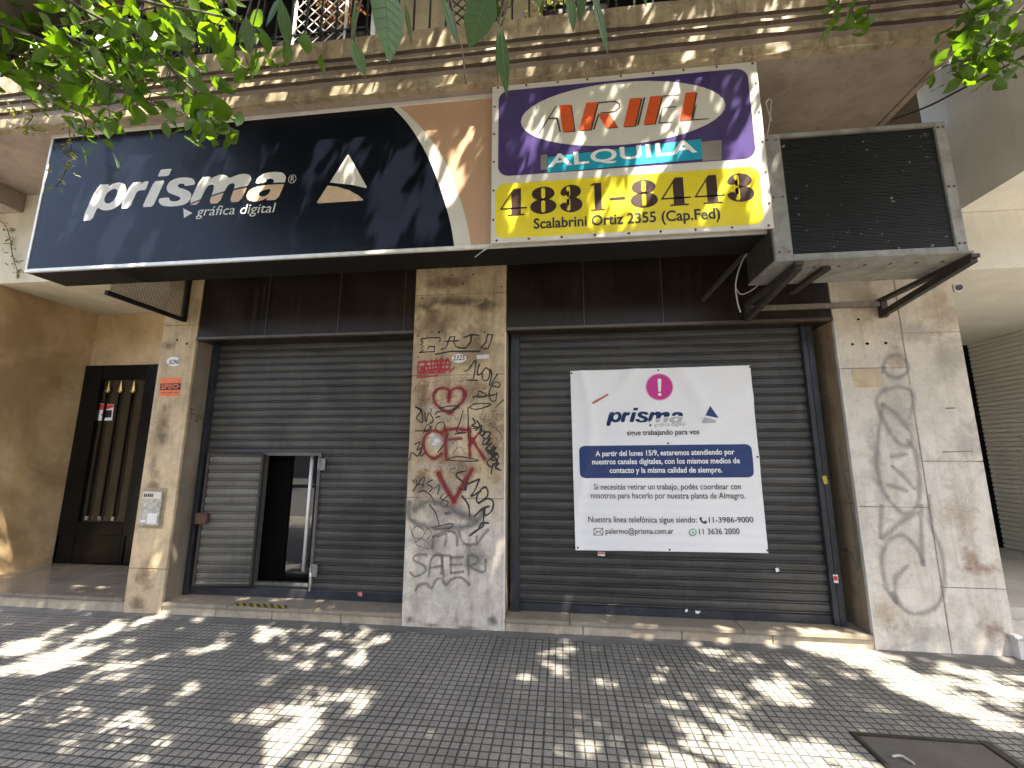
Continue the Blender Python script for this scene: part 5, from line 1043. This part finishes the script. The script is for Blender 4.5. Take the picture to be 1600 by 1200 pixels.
def tree(loc, crown_c, crown_r, n, label, limbs, gap=True, leaf=.115, group='street trees'):
    T = empty('street_tree', loc, label, 'tree', group)
    x, y = loc[0], loc[1]
    pts = [(x, y, -.05), (x+.03, y, .6), (x-.02, y+.02, 1.6), (x+.05, y, 2.7), (x+.1, y+.05, 3.6)]
    MB().tube([Vector(p) for p in smooth(pts, 4)], .2, 14, taper=list(np.linspace(.22, .14, 17))).build('trunk', m_bark, T, True)
    for L_ in limbs:
        P = smooth([pts[-2]]+L_, 5); MB().tube([Vector(p) for p in P], .1, 9, taper=list(np.linspace(.12, .02, len(P)))).build('limb', m_bark, T, True)
    cc = np.array(crown_c); cr = np.array(crown_r)
    K = n//70; u = rng.normal(size=(K, 3)); u /= np.linalg.norm(u, axis=1, keepdims=True); u *= (rng.random(K)**.45)[:, None]; C = cc+u*cr
    P = np.repeat(C, 70, 0)+rng.normal(size=(K*70, 3))*np.array([.34, .34, .22])
    P = P[(P[:, 2] > 2.5)]
    if gap: P = P[~inframe(P)]; P = P[through(P)]; P = P[P[:, 1] < -1.0]
    if gap:
        sh = []
        for (xa, xb, ya, yb, za, zb2, m_) in SHADE:
            if not (xa+xb)/2*(1 if x > 0 else -1) >= 0: continue
            for _ in range(m_):
                sh.append(np.array([rnd.uniform(xa, xb), rnd.uniform(ya, yb), rnd.uniform(za, zb2)])+SUN*rnd.uniform(3.2, 7.0))
        sh = np.array(sh); sh = sh[(sh[:, 2] > 4.6)]; Q = np.repeat(sh, 70, 0)+rng.normal(size=(len(sh)*70, 3))*np.array([.30, .30, .2]); Q = Q[~inframe(Q)]; Q = Q[Q[:, 1] < -1.0]; Q = Q[through(Q)]; P = np.vstack([P, Q])
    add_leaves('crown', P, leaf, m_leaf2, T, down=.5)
    return T
TA = tree((-2.9, -5.0, 0), (-1.2, -3.9, 6.9), (4.6, 3.0, 2.4), 52000, 'leafy street tree at the kerb whose branches hang over the left of the sign', [[(-2.6, -4.2, 4.6), (-1.6, -3.2, 6)], [(-3.6, -4.6, 4.9), (-4.6, -3.8, 6.4)], [(-1.8, -5, 5), (.2, -4.5, 6.8)]])
TB = tree((5.2, -5.0, 0), (4.8, -3.9, 7.0), (5.2, 3.0, 2.4), 64000, 'leafy street tree at the kerb whose branches hang over the far right', [[(4.6, -4.2, 4.8), (3.0, -3.4, 6)], [(5.8, -4.4, 4.8), (7, -3.8, 6.6)], [(4.6, -5, 5), (2.4, -4.7, 6.8)]])
for k, x in enumerate((-12, -4.5, 3.5, 11)):
    tree((x, -16.2, 0), (x, -16.2, 6.2), (2.6, 2.2, 2.0), 3000, 'tree across the road, seen only in reflections', [[(x, -16, 4.4), (x+.5, -16, 6)]], gap=False, leaf=.2, group='trees across the road')
# branches that hang into view
def spray_branch(name, paths, per, size, parent, mat, spread, label=None, fine=True):
    o = MB()
    P = []
    for path in paths:
        Q = smooth([W(a, b, d=c) for a, b, c in path], 6); o.tube([Vector(p) for p in Q], .006, 6, taper=list(np.linspace(.0075, .002, len(Q))))
        for i in range(per):
            t = rnd.random()**.8*(len(Q)-1); k = int(t); q = Q[k] if k >= len(Q)-1 else Q[k]+(Q[k+1]-Q[k])*(t-k)
            e = q+np.array([rnd.gauss(0, spread), rnd.gauss(0, spread), rnd.gauss(0, spread)*.8-.01]); P.append(e)
            if i % 3 == 0: o.tube([Vector(q), Vector((q+e)/2+np.array([0, 0, -.004])), Vector(e)], .0017, 4)
    br = o.build(name, m_bark, parent, True)
    if label: br['label'] = label
    add_leaves('leaves', P, size, mat, br, fine, down=.55, wr=.62, upn=.45)
    return br
m_fg = leafmat('near leaf', (.036, .082, .008), (.072, .135, .012), .5)
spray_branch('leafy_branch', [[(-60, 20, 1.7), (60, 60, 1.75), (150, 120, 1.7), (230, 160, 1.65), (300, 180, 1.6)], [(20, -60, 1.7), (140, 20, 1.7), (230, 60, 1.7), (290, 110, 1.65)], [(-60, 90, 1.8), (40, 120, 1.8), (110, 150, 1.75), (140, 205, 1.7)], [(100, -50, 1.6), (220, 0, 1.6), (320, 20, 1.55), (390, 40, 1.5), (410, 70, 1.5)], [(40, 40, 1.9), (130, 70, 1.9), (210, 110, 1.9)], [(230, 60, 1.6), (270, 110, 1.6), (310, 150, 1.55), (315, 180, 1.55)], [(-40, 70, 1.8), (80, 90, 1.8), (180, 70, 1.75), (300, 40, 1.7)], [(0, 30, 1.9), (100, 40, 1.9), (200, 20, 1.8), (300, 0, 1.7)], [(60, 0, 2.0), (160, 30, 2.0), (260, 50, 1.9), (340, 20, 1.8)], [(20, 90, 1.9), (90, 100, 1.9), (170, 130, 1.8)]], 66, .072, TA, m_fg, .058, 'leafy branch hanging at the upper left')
spray_branch('leafy_branch', [[(1650, -40, 2.1), (1590, 20, 2.1), (1530, 80, 2.15), (1480, 115, 2.2)], [(1660, 60, 2.2), (1590, 70, 2.2), (1530, 100, 2.2)], [(1640, -60, 2.3), (1560, -10, 2.3), (1510, 40, 2.3)]], 70, .075, TB, m_fg, .075, 'leafy branch hanging at the upper right')
spray_branch('leafy_branch', [[(1560, 90, 2.2), (1500, 95, 2.2), (1465, 110, 2.2), (1440, 130, 2.2)]], 5, .07, TB, m_fg, .02)
spray_branch('leafy_branch', [[(1350, -60, 2.2), (1340, -10, 2.2), (1325, 30, 2.2)], [(1380, -50, 2.2), (1360, 0, 2.2), (1355, 35, 2.2)], [(1310, -50, 2.2), (1310, 10, 2.2), (1305, 35, 2.2)]], 9, .075, TB, m_fg, .035, 'small leaf spray at the top')
# single big leaves close to the lens
BIG = [((600, -40), (611, 95), 56, .62, .9), ((768, -25), (732, 73), 52, .64, .5), ((783, 42), (791, 151), 19, .6, -.3), ((778, 38), (777, 130), 7, .6, 0), ((549, 62), (572, 121), 21, .62, .2), ((556, 0), (549, 82), 10, .62, 0), ((688, -12), (716, 68), 17, .64, .3), ((632, 0), (644, 72), 8, .64, 0), ((925, -15), (953, 84), 15, .66, 0), ((887, -20), (898, 50), 19, .68, .2), ((912, -20), (905, 35), 16, .7, 0), ((445, -10), (412, 40), 18, .8, .4), ((440, 0), (450, 75), 20, .85, .2), ((385, 25), (390, 85), 22, 1.0, .3), ((395, 40), (425, 62), 14, 1.0, .1), ((1000, -30), (1012, 12), 14, .8, 0), ((835, -30), (845, 15), 16, .8, .3)]
bb, aa, nn, LL, WW = [], [], [], [], []
tw = MB()
for (x0, y0), (x1, y1), wpx, d, roll in BIG:
    p, q = W(x0, y0, d=d), W(x1, y1, d=d*1.03); bb.append(p); aa.append(q-p); nn.append(-_fw+_rt*roll*.8+_up*.5); LL.append(np.linalg.norm(q-p)); WW.append(wpx/CF*d*1.08)
    top = W(x0+25, min(y0, 0)-70, d=d*.99); tw.tube([Vector(x) for x in smooth([p, (p+top)/2+np.array([.004, 0, .004]), top], 4)], .0016, 5)
tw.tube([Vector(x) for x in smooth([W(700, -30, d=.63), W(716, 60, d=.62), W(722, 75, d=.62), W(728, 131, d=.62)], 5)], .0013, 5)
tw.tube([Vector(x) for x in smooth([W(400, -75, d=.9), W(520, -70, d=.75), W(650, -80, d=.64), W(800, -75, d=.62), W(940, -80, d=.7), W(1060, -60, d=.85)], 5)], .004, 6)
br = tw.build('leafy_branch', m_bark, TA, True); br['label'] = 'near twig with a few large hanging leaves'
link('leaves', leaves_mesh(np.array(bb), np.array(aa), np.array(nn), np.array(LL), np.array(WW), True, droop=.06, fold=.16), leafmat('shaded near leaf', (.022, .055, .012), (.038, .082, .018), .22), br)  # darker copy of the near leaf, with shade put into its colour
mr_ = MB()
for p, a_, n_, l_, w_ in zip(bb, aa, nn, LL, WW):
    ax_ = a_/np.linalg.norm(a_); nm_ = n_-ax_*(n_@ax_); nm_ /= np.linalg.norm(nm_); sd_ = np.cross(ax_, nm_)
    mr_.tube([Vector(p+ax_*l_*t_-nm_*l_*.06*t_*t_+nm_*.0004) for t_ in np.linspace(0, .97, 8)], .001, 5, taper=list(np.linspace(.0011, .0003, 8)))
    if w_ > .03:
        for t_ in np.linspace(.15, .8, 7):
            for sg in (-1, 1):
                hw = np.interp(t_+.1, [0, .16, .4, .66, .86, 1], [0, .26, .46, .38, .18, 0])*w_*.85; c0 = p+ax_*l_*t_-nm_*l_*.06*t_*t_; c1 = c0+ax_*l_*.10+sd_*sg*hw+nm_*w_*.16*hw/w_
                mr_.tube([Vector(c0+nm_*.0005), Vector((c0+c1)/2+nm_*.0006), Vector(c1+nm_*.0005)], .0003, 4)
mr_.build('leaf_veins', leafmat('leaf vein', (.07, .12, .03), (.09, .15, .04), .2), br, True)
# dark limb at the upper left corner
lp = [W(-240, 140, d=1.75), W(-75, 58, d=1.8), W(50, -10, d=1.9), W(180, -85, d=2.0), (-1.7, -3.9, 4.0)]
MB().tube([Vector(p) for p in smooth(lp, 5)], .1, 12, taper=list(np.linspace(.15, .10, 21))).build('limb', m_bark, TA, True)

# ================================================================== BALCONY THINGS
RL = empty('balcony_railing', (-1, -.85, 5.27), 'black iron railing with lattice panels on the balcony edge', 'railing')
ry = -.84
mb = MB(); mb.box(XSL+.1, XR-.1, ry-.02, ry+.02, 6.15, 6.19, .003); mb.box(XSL+.1, XR-.1, ry-.012, ry+.012, 5.33, 5.35); mb.build('rail', m_black, RL)
lat = [(W(704, 30, y=ry)[0], W(775, 20, y=ry)[0]), (W(1060, -30, y=ry)[0], W(1130, -30, y=ry)[0]), (W(250, 60, y=ry)[0], W(330, 60, y=ry)[0])]
x = XSL+.15
while x < XR-.1:
    if not any(a-.02 < x < b+.02 for a, b in lat): MB().box(x-.008, x+.008, ry-.008, ry+.008, 5.262, 6.149).build('baluster', m_black, RL)
    x += .152
def lattice(a, b, mat, y, par, name, z0=5.27, z1=6.14, st=.10, t=.011):
    mb = MB(); mb.box(a-.014, a+.006, y-.01, y+.01, z0, z1); mb.box(b-.006, b+.014, y-.01, y+.01, z0, z1)
    W_ = b-a; k = -10
    z = z0-W_
    while z < z1:
        for s_ in (0, 1):
            pa_, pb_ = (a, z) if not s_ else (b, z), (b, z+W_) if not s_ else (a, z+W_)
            t0, t1 = max(0, (z0-z)/W_), min(1, (z1-z)/W_)
            if t1 > t0:
                p = (pa_[0]+(pb_[0]-pa_[0])*t0, y+(s_-.5)*.006, pa_[1]+W_*t0); q = (pa_[0]+(pb_[0]-pa_[0])*t1, y+(s_-.5)*.006, pa_[1]+W_*t1); mb.bar(p, q, .005, t)
        z += st
    return mb.build(name, mat, par)
for a, b in lat: lattice(a, b, m_black, ry, RL, 'lattice_panel', t=.013)
o = lattice(W(462, 30, y=-.78)[0], W(540, 30, y=-.78)[0], m_stick, -.78, None, 'trellis', 5.28, 5.95, .12, .009); tag(o, 'white plant trellis standing behind the balcony railing', 'trellis')
def planter(x0, x1, label):
    T = empty('planter', ((x0+x1)/2, -.62, 5.27), label, 'planter', 'planters along the balcony')
    MB().box(x0, x1, -.78, -.5, 5.28, 5.53, .012).build('box', m_pot, T)
    MB().box(x0-.012, x1+.012, -.792, -.488, 5.5305, 5.555, .005).build('lip', m_pot, T)
planter(W(355, 60, y=-.78)[0], W(470, 60, y=-.78)[0], 'long black planter on the left of the white trellis'); planter(W(478, 55, y=-.78)[0], W(572, 45, y=-.78)[0], 'black planter holding the russet plant'); planter(W(850, 20, y=-.78)[0], W(950, 10, y=-.78)[0], 'black planter under the flowering plant')
def bush(name, px, py, y, rx, rz, n, size, mat, label, hang=0, cat='plant'):
    c = W(px, py, y=y); u = rng.normal(size=(n, 3)); u /= np.linalg.norm(u, axis=1, keepdims=True); P = c+u*(rng.random(n)**.5)[:, None]*np.array([rx, min(rx, .2), rz])
    if hang: P[:, 2] -= hang*rng.random(n)**2
    T = empty(name, tuple(c-np.array([0, 0, rz])), label, cat); add_leaves('foliage', P, size, mat, T, down=.3, wr=.4)
    mb = MB()
    for k in range(6): mb.tube([Vector(c+np.array([rnd.uniform(-.05, .05), 0, -rz*1.1])), Vector(P[k*3])], .005, 5)
    mb.build('stems', m_bark, T); return T
bush('potted_plant', 530, 15, -.64, .26, .22, 260, .07, m_redleaf, 'russet leaved plant in the middle planter behind the railing')
bush('potted_plant', 870, 5, -.72, .30, .16, 420, .045, m_vine, 'small leaved flowering plant spilling over the balcony edge', .22)
bush('potted_plant', 780, 5, -.72, .13, .14, 60, .09, m_leaf, 'broad leaved green plant between railing bars')
bush('potted_plant', 290, 40, -.70, .42, .24, 700, .055, m_vine, 'dense yellow green shrub on the left of the balcony')
bush('potted_plant', 60, 90, -.72, .55, .24, 700, .055, m_vine, 'trailing shrub at the far left of the balcony', .25)
def vine(pts, n, size, label, y, grp='hanging plants'):
    Q = smooth([W(a, b, y=y) for a, b in pts], 6); T = empty('hanging_vine', tuple(Q[0]), label, 'vine', grp)
    MB().tube([Vector(p) for p in Q], .004, 5).build('stem', m_bark, T)
    P = np.array([Q[rnd.randrange(len(Q))]+np.array([rnd.gauss(0, .03), rnd.gauss(0, .02), rnd.gauss(0, .02)]) for _ in range(n)]); add_leaves('leaves', P, size, m_vine, T, down=.5, wr=.35)
vine([(150, 150), (110, 190), (112, 230), (105, 262), (88, 292)], 75, .055, 'narrow leaved vine trailing over the left end of the navy sign', -1.0)
vine([(10, 170), (50, 180), (40, 200), (70, 205)], 50, .05, 'small vine clinging to the grooved balcony edge at far left', -.97)
vine([(-10, 340), (8, 352), (16, 375), (20, 400), (30, 432)], 60, .05, 'dry thin vine hanging on the cream wall left of the sign', -.03)
